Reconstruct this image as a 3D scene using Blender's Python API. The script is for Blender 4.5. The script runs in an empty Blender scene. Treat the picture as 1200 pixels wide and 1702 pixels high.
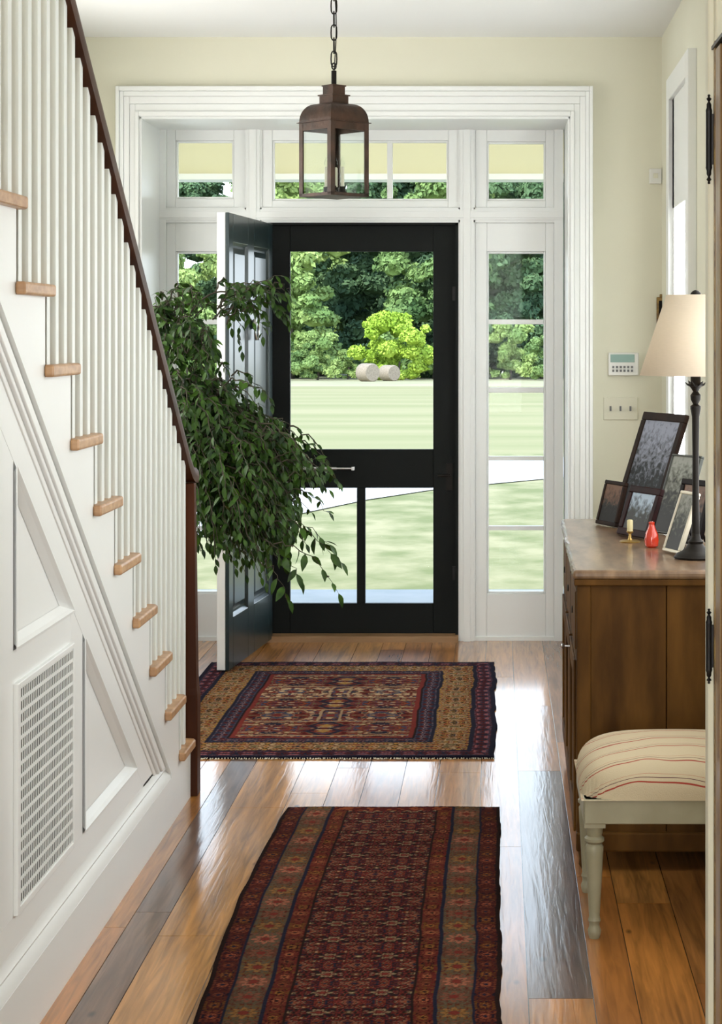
import bpy, bmesh, math, random
import numpy as np
from mathutils import Vector, Matrix
PI = math.pi
R = math.radians
C = bpy.context.scene.collection
S = bpy.context.scene

# ------------------------------------------------------------------ camera
F_, CX, CY, CH = 3150.0, 828.0, 555.0, 1.55
cam = bpy.data.cameras.new('camera'); cam_o = bpy.data.objects.new('camera', cam); C.objects.link(cam_o)
cam_o.location = (0, 0, CH); cam_o.rotation_euler = (PI/2, 0, 0)
cam.sensor_fit = 'HORIZONTAL'; cam.sensor_width = 36; cam.lens = 36*F_/1200
cam.shift_x = (600-CX)/1200; cam.shift_y = (CY-851)/1200
cam.clip_start = .05; cam.clip_end = 600
S.camera = cam_o

# ------------------------------------------------------------------ world, sun, daylight, added fill lights, exposure
w = bpy.data.worlds.new('sky'); S.world = w; w.use_nodes = True
nt = w.node_tree; bg = nt.nodes['Background']
tc = nt.nodes.new('ShaderNodeTexCoord'); sp = nt.nodes.new('ShaderNodeSeparateXYZ')
cr = nt.nodes.new('ShaderNodeValToRGB')
nt.links.new(tc.outputs['Generated'], sp.inputs[0]); nt.links.new(sp.outputs['Z'], cr.inputs[0])
cr.color_ramp.elements[0].position = 0.0; cr.color_ramp.elements[0].color = (.86, .93, 1, 1)
cr.color_ramp.elements[1].position = .9; cr.color_ramp.elements[1].color = (.30, .45, .80, 1)
e = cr.color_ramp.elements.new(.35); e.color = (.72, .84, 1, 1)
nt.links.new(cr.outputs[0], bg.inputs[0]); bg.inputs[1].default_value = 4.0

def sun(name, rot, energy, angle, col):
    l = bpy.data.lights.new(name, 'SUN'); l.energy = energy; l.angle = R(angle); l.color = col
    o = bpy.data.objects.new(name, l); C.objects.link(o); o.rotation_euler = rot; return o
sun('sun', (R(38), 0, R(-35)), 6.0, .6, (1, .95, .85))      # shines away from the house, from high behind the roof

def area(name, loc, rot, sx, sy, power, col=(1, 1, 1)):
    l = bpy.data.lights.new(name, 'AREA'); l.shape = 'RECTANGLE'; l.size = sx; l.size_y = sy; l.energy = power; l.color = col
    o = bpy.data.objects.new(name, l); C.objects.link(o); o.location = loc; o.rotation_euler = rot; return o
area('back_fill', (-.33, -2.9, 1.75), (R(90), 0, 0), 1.2, 2.2, 150, (.97, .985, 1))  # added fill behind the camera; the back wall has no window
area('stairwell_fill', (-1.6, 3.6, 4.9), (R(14), 0, 0), 1.0, 3.0, 62, (.97, .985, 1))  # overhead fill added in the stairwell, no window modelled there
area('left_foyer_fill', (-2.1, 7.6, 1.75), (R(90), 0, R(-90)), 1.5, 1.6, 37, (1, .99, .97))  # unseen fill added at the solid left wall to light the foyer
area('right_hall_fill', (.775, 5.15, 1.6), (R(90), 0, R(90)), 2.7, 1.3, 40, (.97, .985, 1))  # unseen fill added at the solid right wall to brighten the stair side
area('porch_fill', (-.7, 9.76, 2.70), (R(90), 0, 0), 4.0, .08, 27, (1, .98, .92))  # added light without a fixture, brightens the porch beam and ceiling
area('daylight_right_window', (.90, 7.98, 1.70), (R(90), 0, R(90)), .74, 1.5, 30, (1, .99, .97))
S.view_settings.view_transform = 'Standard'; S.view_settings.look = 'None'
S.view_settings.exposure = 0.0; S.view_settings.gamma = 1; S.view_settings.use_curve_mapping = False

# ------------------------------------------------------------------ materials
def hexlin(r, g, b):
    f = lambda c: ((c/255+.055)/1.055)**2.4 if c > 10 else c/255/12.92
    return (f(r), f(g), f(b))
def mat(name, col, rough=.5, col2=None, scale=8, stretch=(1, 1, 1), metal=0, bump=0, bscale=60, coat=0, spec=.5, detail=4, mapping='Object', emis=None, sheen=0):
    m = bpy.data.materials.new(name); m.use_nodes = True
    t = m.node_tree; b = t.nodes['Principled BSDF']
    b.inputs['Base Color'].default_value = (*col, 1); b.inputs['Roughness'].default_value = rough
    b.inputs['Metallic'].default_value = metal; b.inputs['Specular IOR Level'].default_value = spec
    b.inputs['Coat Weight'].default_value = coat; b.inputs['Coat Roughness'].default_value = .12
    co = t.nodes.new('ShaderNodeTexCoord'); mp = t.nodes.new('ShaderNodeMapping')
    mp.inputs['Scale'].default_value = stretch
    t.links.new(co.outputs[mapping], mp.inputs[0])
    if col2 is not None:
        n = t.nodes.new('ShaderNodeTexNoise'); n.inputs['Scale'].default_value = scale; n.inputs['Detail'].default_value = detail
        t.links.new(mp.outputs[0], n.inputs[0])
        r = t.nodes.new('ShaderNodeValToRGB'); r.color_ramp.elements[0].color = (*col, 1); r.color_ramp.elements[1].color = (*col2, 1)
        r.color_ramp.elements[0].position = .35; r.color_ramp.elements[1].position = .65
        t.links.new(n.outputs[0], r.inputs[0]); t.links.new(r.outputs[0], b.inputs['Base Color'])
    if bump:
        n2 = t.nodes.new('ShaderNodeTexNoise'); n2.inputs['Scale'].default_value = bscale; n2.inputs['Detail'].default_value = 3
        t.links.new(mp.outputs[0], n2.inputs[0])
        bp = t.nodes.new('ShaderNodeBump'); bp.inputs['Strength'].default_value = bump; bp.inputs['Distance'].default_value = .01
        t.links.new(n2.outputs[0], bp.inputs['Height']); t.links.new(bp.outputs[0], b.inputs['Normal'])
    return m
def glass_mat(name='window_glass', ior=1.1):
    m = bpy.data.materials.new(name); m.use_nodes = True; t = m.node_tree
    for n in list(t.nodes):
        if n.type != 'OUTPUT_MATERIAL': t.nodes.remove(n)
    out = [n for n in t.nodes][0]
    tr = t.nodes.new('ShaderNodeBsdfTransparent'); tr.inputs[0].default_value = (.97, .985, .98, 1)
    gl = t.nodes.new('ShaderNodeBsdfGlossy'); gl.inputs['Roughness'].default_value = .02
    fr = t.nodes.new('ShaderNodeFresnel'); fr.inputs[0].default_value = ior
    mx = t.nodes.new('ShaderNodeMixShader')
    t.links.new(fr.outputs[0], mx.inputs[0]); t.links.new(tr.outputs[0], mx.inputs[1]); t.links.new(gl.outputs[0], mx.inputs[2])
    t.links.new(mx.outputs[0], out.inputs[0]); return m
def attr_mat(name, rough=.5, bump=0, bscale=200, coat=0, grain=False, spec=.5, coat_ior=1.5, coat_rough=.15, sheen=0, attrname='Col'):
    m = bpy.data.materials.new(name); m.use_nodes = True; t = m.node_tree; b = t.nodes['Principled BSDF']
    b.inputs['Roughness'].default_value = rough; b.inputs['Coat Weight'].default_value = coat; b.inputs['Coat Roughness'].default_value = coat_rough
    b.inputs['Coat IOR'].default_value = coat_ior; b.inputs['Specular IOR Level'].default_value = spec; b.inputs['Sheen Weight'].default_value = sheen
    a = t.nodes.new('ShaderNodeAttribute'); a.attribute_name = attrname
    src = a.outputs['Color']
    co = t.nodes.new('ShaderNodeTexCoord'); mp = t.nodes.new('ShaderNodeMapping'); t.links.new(co.outputs['Object'], mp.inputs[0])
    if grain:
        mp.inputs['Scale'].default_value = (1, .06, 1)
        off = t.nodes.new('ShaderNodeVectorMath'); off.operation = 'MULTIPLY_ADD'; off.inputs[1].default_value = (37, 91, 13)
        t.links.new(a.outputs['Color'], off.inputs[0]); t.links.new(mp.outputs[0], off.inputs[2])
        n = t.nodes.new('ShaderNodeTexNoise'); n.inputs['Scale'].default_value = 55; n.inputs['Detail'].default_value = 6; n.inputs['Distortion'].default_value = 1.2
        t.links.new(off.outputs[0], n.inputs[0])
        wv = t.nodes.new('ShaderNodeTexNoise'); wv.inputs['Scale'].default_value = 9; wv.inputs['Detail'].default_value = 3; wv.inputs['Distortion'].default_value = 3
        t.links.new(off.outputs[0], wv.inputs[0])
        ad = t.nodes.new('ShaderNodeMath'); ad.operation = 'ADD'; t.links.new(n.outputs[0], ad.inputs[0]); t.links.new(wv.outputs[0], ad.inputs[1])
        rp = t.nodes.new('ShaderNodeMapRange'); rp.inputs[1].default_value = .7; rp.inputs[2].default_value = 1.3; rp.inputs[3].default_value = .55; rp.inputs[4].default_value = 1.35
        t.links.new(ad.outputs[0], rp.inputs[0])
        mu = t.nodes.new('ShaderNodeVectorMath'); mu.operation = 'SCALE'
        t.links.new(a.outputs['Color'], mu.inputs[0]); t.links.new(rp.outputs[0], mu.inputs['Scale']); src = mu.outputs[0]
        # small dark knots and nail holes
        vo = t.nodes.new('ShaderNodeTexVoronoi'); vo.inputs['Scale'].default_value = 5.5
        m3 = t.nodes.new('ShaderNodeMapping'); m3.inputs['Scale'].default_value = (1.4, .6, 1); t.links.new(co.outputs['Object'], m3.inputs[0]); t.links.new(m3.outputs[0], vo.inputs[0])
        k = t.nodes.new('ShaderNodeMapRange'); k.inputs[1].default_value = .03; k.inputs[2].default_value = .09; k.inputs[3].default_value = .18; k.inputs[4].default_value = 1
        t.links.new(vo.outputs['Distance'], k.inputs[0])
        mu2 = t.nodes.new('ShaderNodeVectorMath'); mu2.operation = 'SCALE'; t.links.new(src, mu2.inputs[0]); t.links.new(k.outputs[0], mu2.inputs['Scale']); src = mu2.outputs[0]
    t.links.new(src, b.inputs['Base Color'])
    if bump:
        bp = t.nodes.new('ShaderNodeBump'); bp.inputs['Strength'].default_value = bump; bp.inputs['Distance'].default_value = .004
        if grain: t.links.new(ad.outputs[0], bp.inputs['Height'])
        else:
            n2 = t.nodes.new('ShaderNodeTexNoise'); n2.inputs['Scale'].default_value = bscale; t.links.new(mp.outputs[0], n2.inputs[0]); t.links.new(n2.outputs[0], bp.inputs['Height'])
        t.links.new(bp.outputs[0], b.inputs['Normal'])
        if grain: t.links.new(bp.outputs[0], b.inputs['Coat Normal'])
    return m

M = {}
M['white'] = mat('white_trim_paint', (.80, .815, .80), .35, bump=.03, bscale=30)
M['baluster'] = mat('baluster_paint', (.73, .76, .73), .4)
M['wall'] = mat('cream_wall_paint', (.70, .685, .555), .8, (.72, .705, .575), 2.0, bump=.04, bscale=180)
M['ceiling'] = mat('ceiling_paint', (.84, .85, .84), .9)
M['wood_rail'] = mat('handrail_mahogany', (.028, .008, .003), .45, (.055, .016, .005), 6, (1, 1, .12), spec=.2)
M['wood_newel'] = mat('newel_mahogany', (.035, .010, .0035), .5, (.080, .023, .007), 9, (1, 1, .1), spec=.12)
M['tread'] = mat('oak_tread', (.36, .19, .085), .45, (.50, .29, .14), 20, (.4, 1.6, 3), coat=.2)
M['dresser'] = mat('dresser_pine', (.050, .020, .003), .6, (.125, .055, .010), 7, (1.6, 1.6, .35), bump=.10, bscale=25, detail=7, spec=.12)
M['dresser_top'] = mat('dresser_top_pine', (.085, .044, .020), .36, (.25, .15, .078), 8, (2.5, .5, 1), bump=.12, bscale=22, coat=.45, detail=7)
M['black_green'] = mat('black_green_paint', (.004, .006, .0055), .6, spec=.2)
M['door_dark'] = mat('dark_teal_door_paint', (.014, .030, .034), .32, coat=.25)
M['glass'] = glass_mat()
M['screen'] = glass_mat('insect_screen', 1.02)
M['lantern_glass'] = glass_mat('lantern_glass', 1.12)
M['bronze'] = mat('aged_copper', (.028, .017, .010), .5, (.070, .034, .020), 14, metal=.4, bump=.2, bscale=60)
M['dark_metal'] = mat('dark_bronze', (.010, .008, .006), .5, metal=.3, spec=.25)
M['black_iron'] = mat('black_iron', (.008, .007, .007), .45, metal=.5)
M['steel'] = mat('brushed_steel', (.55, .56, .56), .3, metal=1)
M['brass'] = mat('aged_brass', (.42, .28, .09), .35, metal=.9)
M['gilt'] = mat('gilt_wood', (.30, .19, .05), .4, (.10, .05, .02), 30, metal=.5)
M['shade'] = mat('cream_lamp_shade', (.74, .64, .51), .8, (.70, .61, .48), 60, (1, 1, 8))
t_ = M['shade'].node_tree; pb = t_.nodes['Principled BSDF']; tl_ = t_.nodes.new('ShaderNodeBsdfTranslucent'); tl_.inputs[0].default_value = (.92, .80, .62, 1)
mx_ = t_.nodes.new('ShaderNodeMixShader'); mx_.inputs[0].default_value = .22
t_.links.new(pb.outputs[0], mx_.inputs[1]); t_.links.new(tl_.outputs[0], mx_.inputs[2]); t_.links.new(mx_.outputs[0], t_.nodes['Material Output'].inputs[0])
M['frame_dark'] = mat('dark_frame_wood', (.005, .003, .003), .5, spec=.1)
M['frame_brown'] = mat('brown_frame_wood', (.020, .009, .005), .5, (.010, .005, .003), 20, spec=.1)
M['frame_red'] = mat('red_brown_frame_wood', (.022, .005, .005), .5, (.011, .003, .003), 20, spec=.1)
M['frame_green'] = mat('grey_green_frame', (.018, .022, .014), .4)
M['frame_cream'] = mat('cream_frame', (.68, .63, .50), .35)
M['stool_paint'] = mat('taupe_stool_paint', (.27, .245, .155), .45, (.32, .295, .195), 10)
M['plastic'] = mat('white_plastic', (.70, .70, .66), .4)
M['plate'] = mat('cream_plate', (.66, .64, .51), .45)
M['lcd'] = mat('green_grey_screen', (.17, .30, .25), .3)
M['key'] = mat('grey_key', (.14, .14, .14), .5)
M['leaf'] = mat('ficus_leaf', (.006, .024, .004), .42, (.045, .108, .010), 16, spec=.22)
M['bark'] = mat('ficus_bark', (.035, .028, .018), .85, (.06, .05, .03), 30)
M['pot'] = mat('terracotta_pot', (.30, .13, .07), .7, (.36, .17, .1), 12)
M['soil'] = mat('dark_soil', (.03, .02, .012), .9, bump=.6, bscale=90)
M['red_glass'] = mat('red_glass', (.55, .035, .012), .12, coat=.6)
M['wax'] = mat('cream_wax', (.62, .55, .30), .5)
M['pine_door'] = mat('pine_door_wood', (.16, .085, .028), .45, (.30, .17, .065), 12, (2, 2, .3), coat=.25)
M['sill'] = mat('oak_sill', (.26, .14, .06), .45, (.36, .21, .10), 14, (.3, 2, 1))
M['duct_shade'] = mat('painted_duct_shade', (.035, .035, .03), .8)  # dark colour stands in for the shade inside the duct
M['glare'] = mat('glare_sheet', (.9, .9, .88), .8)  # translucent white for the sheet that imitates window glare
ts_ = M['glare'].node_tree; tb_ = ts_.nodes.new('ShaderNodeBsdfTranslucent'); tb_.inputs[0].default_value = (.95, .95, .95, 1); ts_.links.new(tb_.outputs[0], ts_.nodes['Material Output'].inputs[0])
M['lawn'] = mat('lawn_grass', (.12, .135, .035), .95, (.26, .238, .115), 2.2, (1, .7, 1), bump=.6, bscale=14, detail=12)
M['field'] = mat('mown_field', (.165, .17, .055), .95, (.235, .212, .095), .25, (.25, 1.6, 1), detail=6)
M['verge'] = mat('dry_grass_strip', (.30, .28, .16), .95, (.25, .24, .13), .5)
M['drive'] = mat('pale_gravel', (.42, .41, .38), .95, (.5, .49, .46), 6, bump=.2, bscale=30)
M['stone'] = mat('porch_stone', (.36, .39, .40), .8, (.42, .44, .45), 5)
M['porch_yellow'] = mat('porch_cream_paint', (.74, .70, .50), .7)
M['hay'] = mat('hay', (.22, .18, .135), .95, (.30, .25, .19), 14, bump=.4, bscale=30)
def leafmat(name, a, b_, sc=.35):
    return mat(name, a, .75, b_, sc, detail=9, spec=.2)
M['tree_mid'] = leafmat('tree_leaves_mid', (.07, .135, .045), (.24, .35, .115))
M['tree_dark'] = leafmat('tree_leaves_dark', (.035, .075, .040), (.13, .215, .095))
M['tree_pale'] = leafmat('tree_leaves_pale', (.13, .22, .065), (.33, .43, .14))
M['bush_lime'] = leafmat('bush_leaves_lime', (.26, .40, .04), (.42, .56, .09))
M['trunk'] = mat('tree_trunk', (.08, .065, .05), .9)

# ------------------------------------------------------------------ mesh helpers
class MB:
    def __init__(s): s.v = []; s.f = []; s.mi = []
    def add(s, vs, fs, m=0):
        n = len(s.v); s.v += [tuple(v) for v in vs]; s.f += [tuple(i+n for i in f) for f in fs]; s.mi += [m]*len(fs); return s
    def box(s, x0, x1, y0, y1, z0, z1, m=0):
        return s.add([(x0,y0,z0),(x1,y0,z0),(x1,y1,z0),(x0,y1,z0),(x0,y0,z1),(x1,y0,z1),(x1,y1,z1),(x0,y1,z1)],
                     [(0,3,2,1),(4,5,6,7),(0,1,5,4),(1,2,6,5),(2,3,7,6),(3,0,4,7)], m)
    def prism(s, pts, axis, a, b, m=0):      # polygon pts extruded along axis from a to b
        def P(p, t):
            if axis == 'x': return (t, p[0], p[1])
            if axis == 'y': return (p[0], t, p[1])
            return (p[0], p[1], t)
        n = len(pts); vs = [P(p, a) for p in pts]+[P(p, b) for p in pts]
        fs = [tuple(range(n-1, -1, -1)), tuple(range(n, 2*n))]+[(i, (i+1) % n, n+(i+1) % n, n+i) for i in range(n)]
        return s.add(vs, fs, m)
    def lathe(s, prof, c=(0, 0, 0), n=24, m=0, rot=0, caps=True):
        vs = []
        for r, z in prof:
            for i in range(n):
                a = rot+2*PI*i/n; vs.append((c[0]+r*math.cos(a), c[1]+r*math.sin(a), c[2]+z))
        fs = []
        for j in range(len(prof)-1):
            for i in range(n):
                k = (i+1) % n; fs.append((j*n+i, j*n+k, (j+1)*n+k, (j+1)*n+i))
        if caps:
            fs.append(tuple(range(n-1, -1, -1))); fs.append(tuple(len(vs)-n+i for i in range(n)))
        return s.add(vs, fs, m)
    def tube(s, pts, r, n=8, m=0):
        pts = [Vector(p) for p in pts]; rs = r if isinstance(r, (list, tuple)) else [r]*len(pts)
        vs = []; up = None
        for i, p in enumerate(pts):
            t = (pts[min(i+1, len(pts)-1)]-pts[max(i-1, 0)]).normalized()
            if up is None: up = t.orthogonal().normalized()
            up = (up-t*up.dot(t)).normalized(); sd = t.cross(up)
            for k in range(n):
                a = 2*PI*k/n; vs.append(p+(up*math.cos(a)+sd*math.sin(a))*rs[i])
        fs = [(j*n+i, j*n+(i+1) % n, (j+1)*n+(i+1) % n, (j+1)*n+i) for j in range(len(pts)-1) for i in range(n)]
        fs += [tuple(range(n-1, -1, -1)), tuple(len(vs)-n+i for i in range(n))]
        return s.add(vs, fs, m)
    def xf(s, mtx):
        s.v = [tuple(mtx @ Vector(v)) for v in s.v]; return s
    def build(s, name, mats, parent=None, smooth=False, bevel=0, origin=None):
        me = bpy.data.meshes.new(name)
        off = Vector((0, 0, 0))
        if parent is not None and parent.get('_w') is not None: off = Vector(parent['_w'])
        if origin is not None and parent is None: off = Vector(origin)
        me.from_pydata([tuple(Vector(v)-off) for v in s.v], [], s.f); me.update()
        if not isinstance(mats, (list, tuple)): mats = [mats]
        for m in mats: me.materials.append(m)
        me.polygons.foreach_set('material_index', s.mi)
        bm = bmesh.new(); bm.from_mesh(me); bmesh.ops.recalc_face_normals(bm, faces=bm.faces); bm.to_mesh(me); bm.free()
        if smooth:
            me.polygons.foreach_set('use_smooth', [True]*len(me.polygons))
            me.set_sharp_from_angle(angle=R(40))
        o = bpy.data.objects.new(name, me); C.objects.link(o)
        if parent is not None: o.parent = parent; o['_w'] = list(off)
        elif origin is not None: o.location = off; o['_w'] = list(off)
        if bevel:
            b = o.modifiers.new('bevel', 'BEVEL'); b.width = bevel; b.segments = 2; b.limit_method = 'ANGLE'; b.angle_limit = R(40)
        return o
def thing(name, label, cat, loc=(0, 0, 0), rotz=0, group=None, kind=None, world_coords=True):
    o = bpy.data.objects.new(name, None); C.objects.link(o); o.location = loc; o.rotation_euler = (0, 0, rotz); o.empty_display_size = .1
    if world_coords: o['_w'] = list(loc)       # children are written in world coordinates
    return tag(o, label, cat, group, kind)
def tag(o, label=None, cat=None, group=None, kind=None):
    if label: o['label'] = label
    if cat: o['category'] = cat
    if group: o['group'] = group
    if kind: o['kind'] = kind
    return o
def box_o(name, b, m, parent=None, bevel=0): return MB().box(*b).build(name, m, parent, bevel=bevel)

# ================================================================== SETTING
XL, XR, XN, YW, YU, ZC = -2.15, .785, .372, 9.09, 9.57, 2.973
SX = -1.03                                   # face of the stair wall
def ux(px, d=YU): return (px-CX)*d/F_
def uz(py, d=YU): return CH-(py-CY)*d/F_

# ---- floor boards: one mesh, every board its own colour
random.seed(4)
edges = [XL, -2.02, -1.86, -1.7, -1.56, -1.42, -1.28, -1.16, -1.06, -.972, -.877, -.70, -.575, -.46, -.33, -.21, -.06, .07, .222, .323, .47, .62, XR+.02]
pal = [(.40, .165, .036), (.48, .21, .052), (.34, .13, .030), (.27, .105, .028), (.45, .18, .040), (.38, .16, .044)]
mb = MB(); cols = []
for i in range(len(edges)-1):
    x0, x1 = edges[i], edges[i+1]; y = -3.2+random.random()
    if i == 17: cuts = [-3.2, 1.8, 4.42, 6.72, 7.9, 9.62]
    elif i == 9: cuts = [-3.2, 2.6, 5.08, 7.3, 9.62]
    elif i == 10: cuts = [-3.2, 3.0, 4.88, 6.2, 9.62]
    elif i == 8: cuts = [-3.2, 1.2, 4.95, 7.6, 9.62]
    else:
        cuts = [-3.2]
        while cuts[-1] < 9.4: cuts.append(min(9.62, cuts[-1]+random.uniform(1.0, 2.6)))
        cuts[-1] = 9.62
    for a, b in zip(cuts[:-1], cuts[1:]):
        c = random.choice(pal)
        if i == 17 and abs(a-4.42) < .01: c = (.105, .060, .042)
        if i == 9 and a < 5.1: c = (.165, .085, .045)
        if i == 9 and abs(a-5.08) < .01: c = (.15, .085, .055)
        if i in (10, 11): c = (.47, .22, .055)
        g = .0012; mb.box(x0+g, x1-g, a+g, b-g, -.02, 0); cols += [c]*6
mb.box(XL, XR+.02, -3.2, 9.62, -.05, -.004); cols += [(.02, .01, .006)]*6
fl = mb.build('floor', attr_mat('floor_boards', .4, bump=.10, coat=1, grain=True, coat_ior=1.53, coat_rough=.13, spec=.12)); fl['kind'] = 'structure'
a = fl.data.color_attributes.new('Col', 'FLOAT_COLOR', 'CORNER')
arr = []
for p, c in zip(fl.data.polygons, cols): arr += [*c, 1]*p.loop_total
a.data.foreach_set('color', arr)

def struct(name, mb, m, bevel=0): return tag(mb.build(name, m, bevel=bevel), kind='structure')
# ceiling (open above the stairs)
struct('ceiling', MB().box(SX+.02, XR+.2, -3.2, YW+.7, ZC, ZC+.12).box(XL-.2, SX+.02, 6.75, YW+.7, ZC, ZC+.12), M['ceiling'])
struct('ceiling_stairwell', MB().box(XL-.2, SX+.2, -3.2, 6.9, 5.2, 5.3), M['ceiling'])
o0, o1, oz = -1.72, .346, 2.592
struct('wall_front', MB().box(XL-.2, o0, YW, YW+.6, -.02, ZC).box(o1, XR+.2, YW, YW+.6, -.02, ZC).box(o0, o1, YW, YW+.6, oz, ZC), M['wall'])
struct('wall_left', MB().box(XL-.15, XL, -3.2, YW, -.02, 5.2), M['wall'])
struct('wall_stairwell', MB().box(XL, SX+.02, 6.75, 6.9, ZC+.12, 5.2).box(SX+.02, SX+.12, -3.2, 6.9, ZC+.12, 5.2), M['wall'])
# right wall with a window hole
wy0, wy1, wz0, wz1 = 7.60, 8.36, .95, 2.60
struct('wall_right', MB().box(XR, XR+.15, 3.17, wy0, -.02, ZC).box(XR, XR+.15, wy1, YW, -.02, ZC).box(XR, XR+.15, wy0, wy1, -.02, wz0).box(XR, XR+.15, wy0, wy1, wz1, ZC), M['wall'])
struct('wall_right_near', MB().box(XN, XN+.10, -3.2, 3.17, -.02, ZC).box(XN+.10, XR+.15, 3.07, 3.17, -.02, ZC), M['wall'])
struct('wall_back', MB().box(XL-.15, XN+.1, -3.3, -3.2, -.02, 5.2), M['wall'])
struct('baseboard_front', MB().box(o1+.11, XR, YW-.018, YW, 0, .15).box(o1+.11, XR, YW-.026, YW, .15, .17), M['white'])
struct('baseboard_left', MB().box(XL, XL+.018, 6.5, YW, 0, .15).box(XL, o0-.11, YW-.018, YW, 0, .15), M['white'])
struct('baseboard_right', MB().box(XR-.018, XR, 3.2, YW-.02, 0, .15), M['white'])

# ---- casing round the entrance
cz = 2.733; cx0, cx1 = -1.827, .453
def casing_layer(mb, a, b, y):               # a..b: distance from the inner edge
    mb.box(o0-b, o0-a, y, YW, 0, oz+b); mb.box(o1+a, o1+b, y, YW, 0, oz+b); mb.box(o0-a, o1+a, y, YW, oz+a, oz+b)
mb = MB()
wdt = .107
def L(a, b, y):
    k = (cz-oz)/wdt
    mb.box(o0-b, o0-a, y, YW, 0, oz+b*k); mb.box(o1+a, o1+b, y, YW, 0, oz+b*k); mb.box(o0-a, o1+a, y, YW, oz+a*k, oz+b*k)
L(0, .018, YW-.030); L(.018, .045, YW-.018); L(.045, .072, YW-.026); L(.072, .090, YW-.034); L(.090, wdt, YW-.048)
struct('trim_1', mb, M['white'], bevel=.003)
# ---- reveal lining and posts of the entrance unit
mb = MB()
mb.box(o0-.001, o0+.012, YW-.01, YU+.12, 0, oz); mb.box(o1-.012, o1+.001, YW-.01, YU+.12, 0, oz); mb.box(o0, o1, YW-.01, YU+.12, oz-.012, oz+.001)
struct('trim_2', mb, M['white'], bevel=.002)
mb = MB()
pxs = [(262, 276), (921, 936)]
for p0, p1 in pxs: mb.box(ux(p0), ux(p1), YU-.01, YU+.12, 0, uz(205))
for p0, p1 in [(407, 435), (762, 790)]:
    x0, x1 = ux(p0), ux(p1); mb.box(x0, x1, YU-.004, YU+.12, 0, uz(205)); q = (x1-x0)
    mb.box(x0+q*.30, x1-q*.30, YU-.022, YU, .0, uz(205)); mb.box(x0+q*.10, x1-q*.10, YU-.014, YU, 0, uz(205))
mb.box(ux(262), ux(936), YU-.004, YU+.12, uz(370), uz(345)); mb.box(ux(262), ux(936), YU-.020, YU, uz(362), uz(352)); mb.box(ux(262), ux(936), YU-.012, YU, uz(366), uz(348))
mb.box(ux(262), ux(936), YU-.01, YU+.12, uz(215), oz-.01)
mb.box(ux(271), ux(407), YU, YU+.1, 0, .02); mb.box(ux(790), ux(925), YU, YU+.1, 0, .02)
struct('trim_3', mb, M['white'], bevel=.0025)
# dark door jamb lining + sill
struct('trim_4', MB().box(ux(762)-.016, ux(762), YU+.002, YU+.12, .03, uz(370)).box(ux(435), ux(435)+.016, YU+.002, YU+.12, .03, uz(370)).box(ux(435), ux(762), YU+.002, YU+.12, uz(372)-.006, uz(370)), M['black_green'])
struct('trim_5', MB().box(ux(435)-.02, ux(762)+.0, YU-.05, YU+.2, -.01, .0305), M['sill'], bevel=.004)

def sash(name, px0, px1, py0, py1, g, muntins, label):
    """white sash with glass; px/py bounds in the plane of the entrance unit"""
    x0, x1, z1, z0 = ux(px0), ux(px1), uz(py0), uz(py1)
    gx0, gx1, gz1, gz0 = ux(g[0]), ux(g[1]), uz(g[2]), uz(g[3])
    w_ = thing(name, label, 'window', (round((x0+x1)/2, 4), YU+.04, z0), kind='structure')
    mb = MB(); y0, y1 = YU+.012, YU+.055
    mb.box(x0, gx0, y0, y1, z0, z1).box(gx1, x1, y0, y1, z0, z1).box(gx0, gx1, y0, y1, gz1, z1).box(gx0, gx1, y0, y1, z0, gz0)
    mb.build('window_frame', M['white'], w_, bevel=.003)
    b = MB(); t = .010
    b.box(gx0-.0, gx0+t, y0+.010, y1, gz0, gz1).box(gx1-t, gx1, y0+.010, y1, gz0, gz1).box(gx0+t, gx1-t, y0+.010, y1, gz1-t, gz1).box(gx0+t, gx1-t, y0+.010, y1, gz0, gz0+t)
    b.build('glazing_bead', M['white'], w_, bevel=.003)
    for kind, a_, b_ in muntins:
        if kind == 'v': box_o('muntin', (ux(a_), ux(b_), y0+.006, y1, gz0+t, gz1-t), M['white'], w_, .002)
        else: box_o('muntin', (gx0+t, gx1-t, y0+.006, y1, uz(b_), uz(a_)), M['white'], w_, .002)
    box_o('pane', (gx0+t-.002, gx1-t+.002, YU+.038, YU+.041, gz0+t-.002, gz1-t+.002), M['glass'], w_)
    return w_
sash('window_1', 276, 407, 215, 345, (291, 388, 233, 330), [], 'small square transom window over the left sidelight')
sash('window_2', 413, 766, 215, 345, (452, 745, 233, 333), [('v', 545, 554), ('v', 643, 652)], 'wide three-pane transom window above the black screen door')
sash('window_3', 790, 921, 215, 345, (809, 907, 235, 333), [], 'small square transom window over the right sidelight')
mt = [('h', 531, 539), ('h', 644, 653), ('h', 759, 766), ('h', 875, 882)]
sash('window_4', 276, 407, 370, 1065, (291, 388, 418, 987), mt, 'left sidelight window partly behind the ficus and open door')
sash('window_5', 790, 921, 370, 1065, (809, 907, 418, 987), mt, 'tall five-pane sidelight window right of the screen door')
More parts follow.
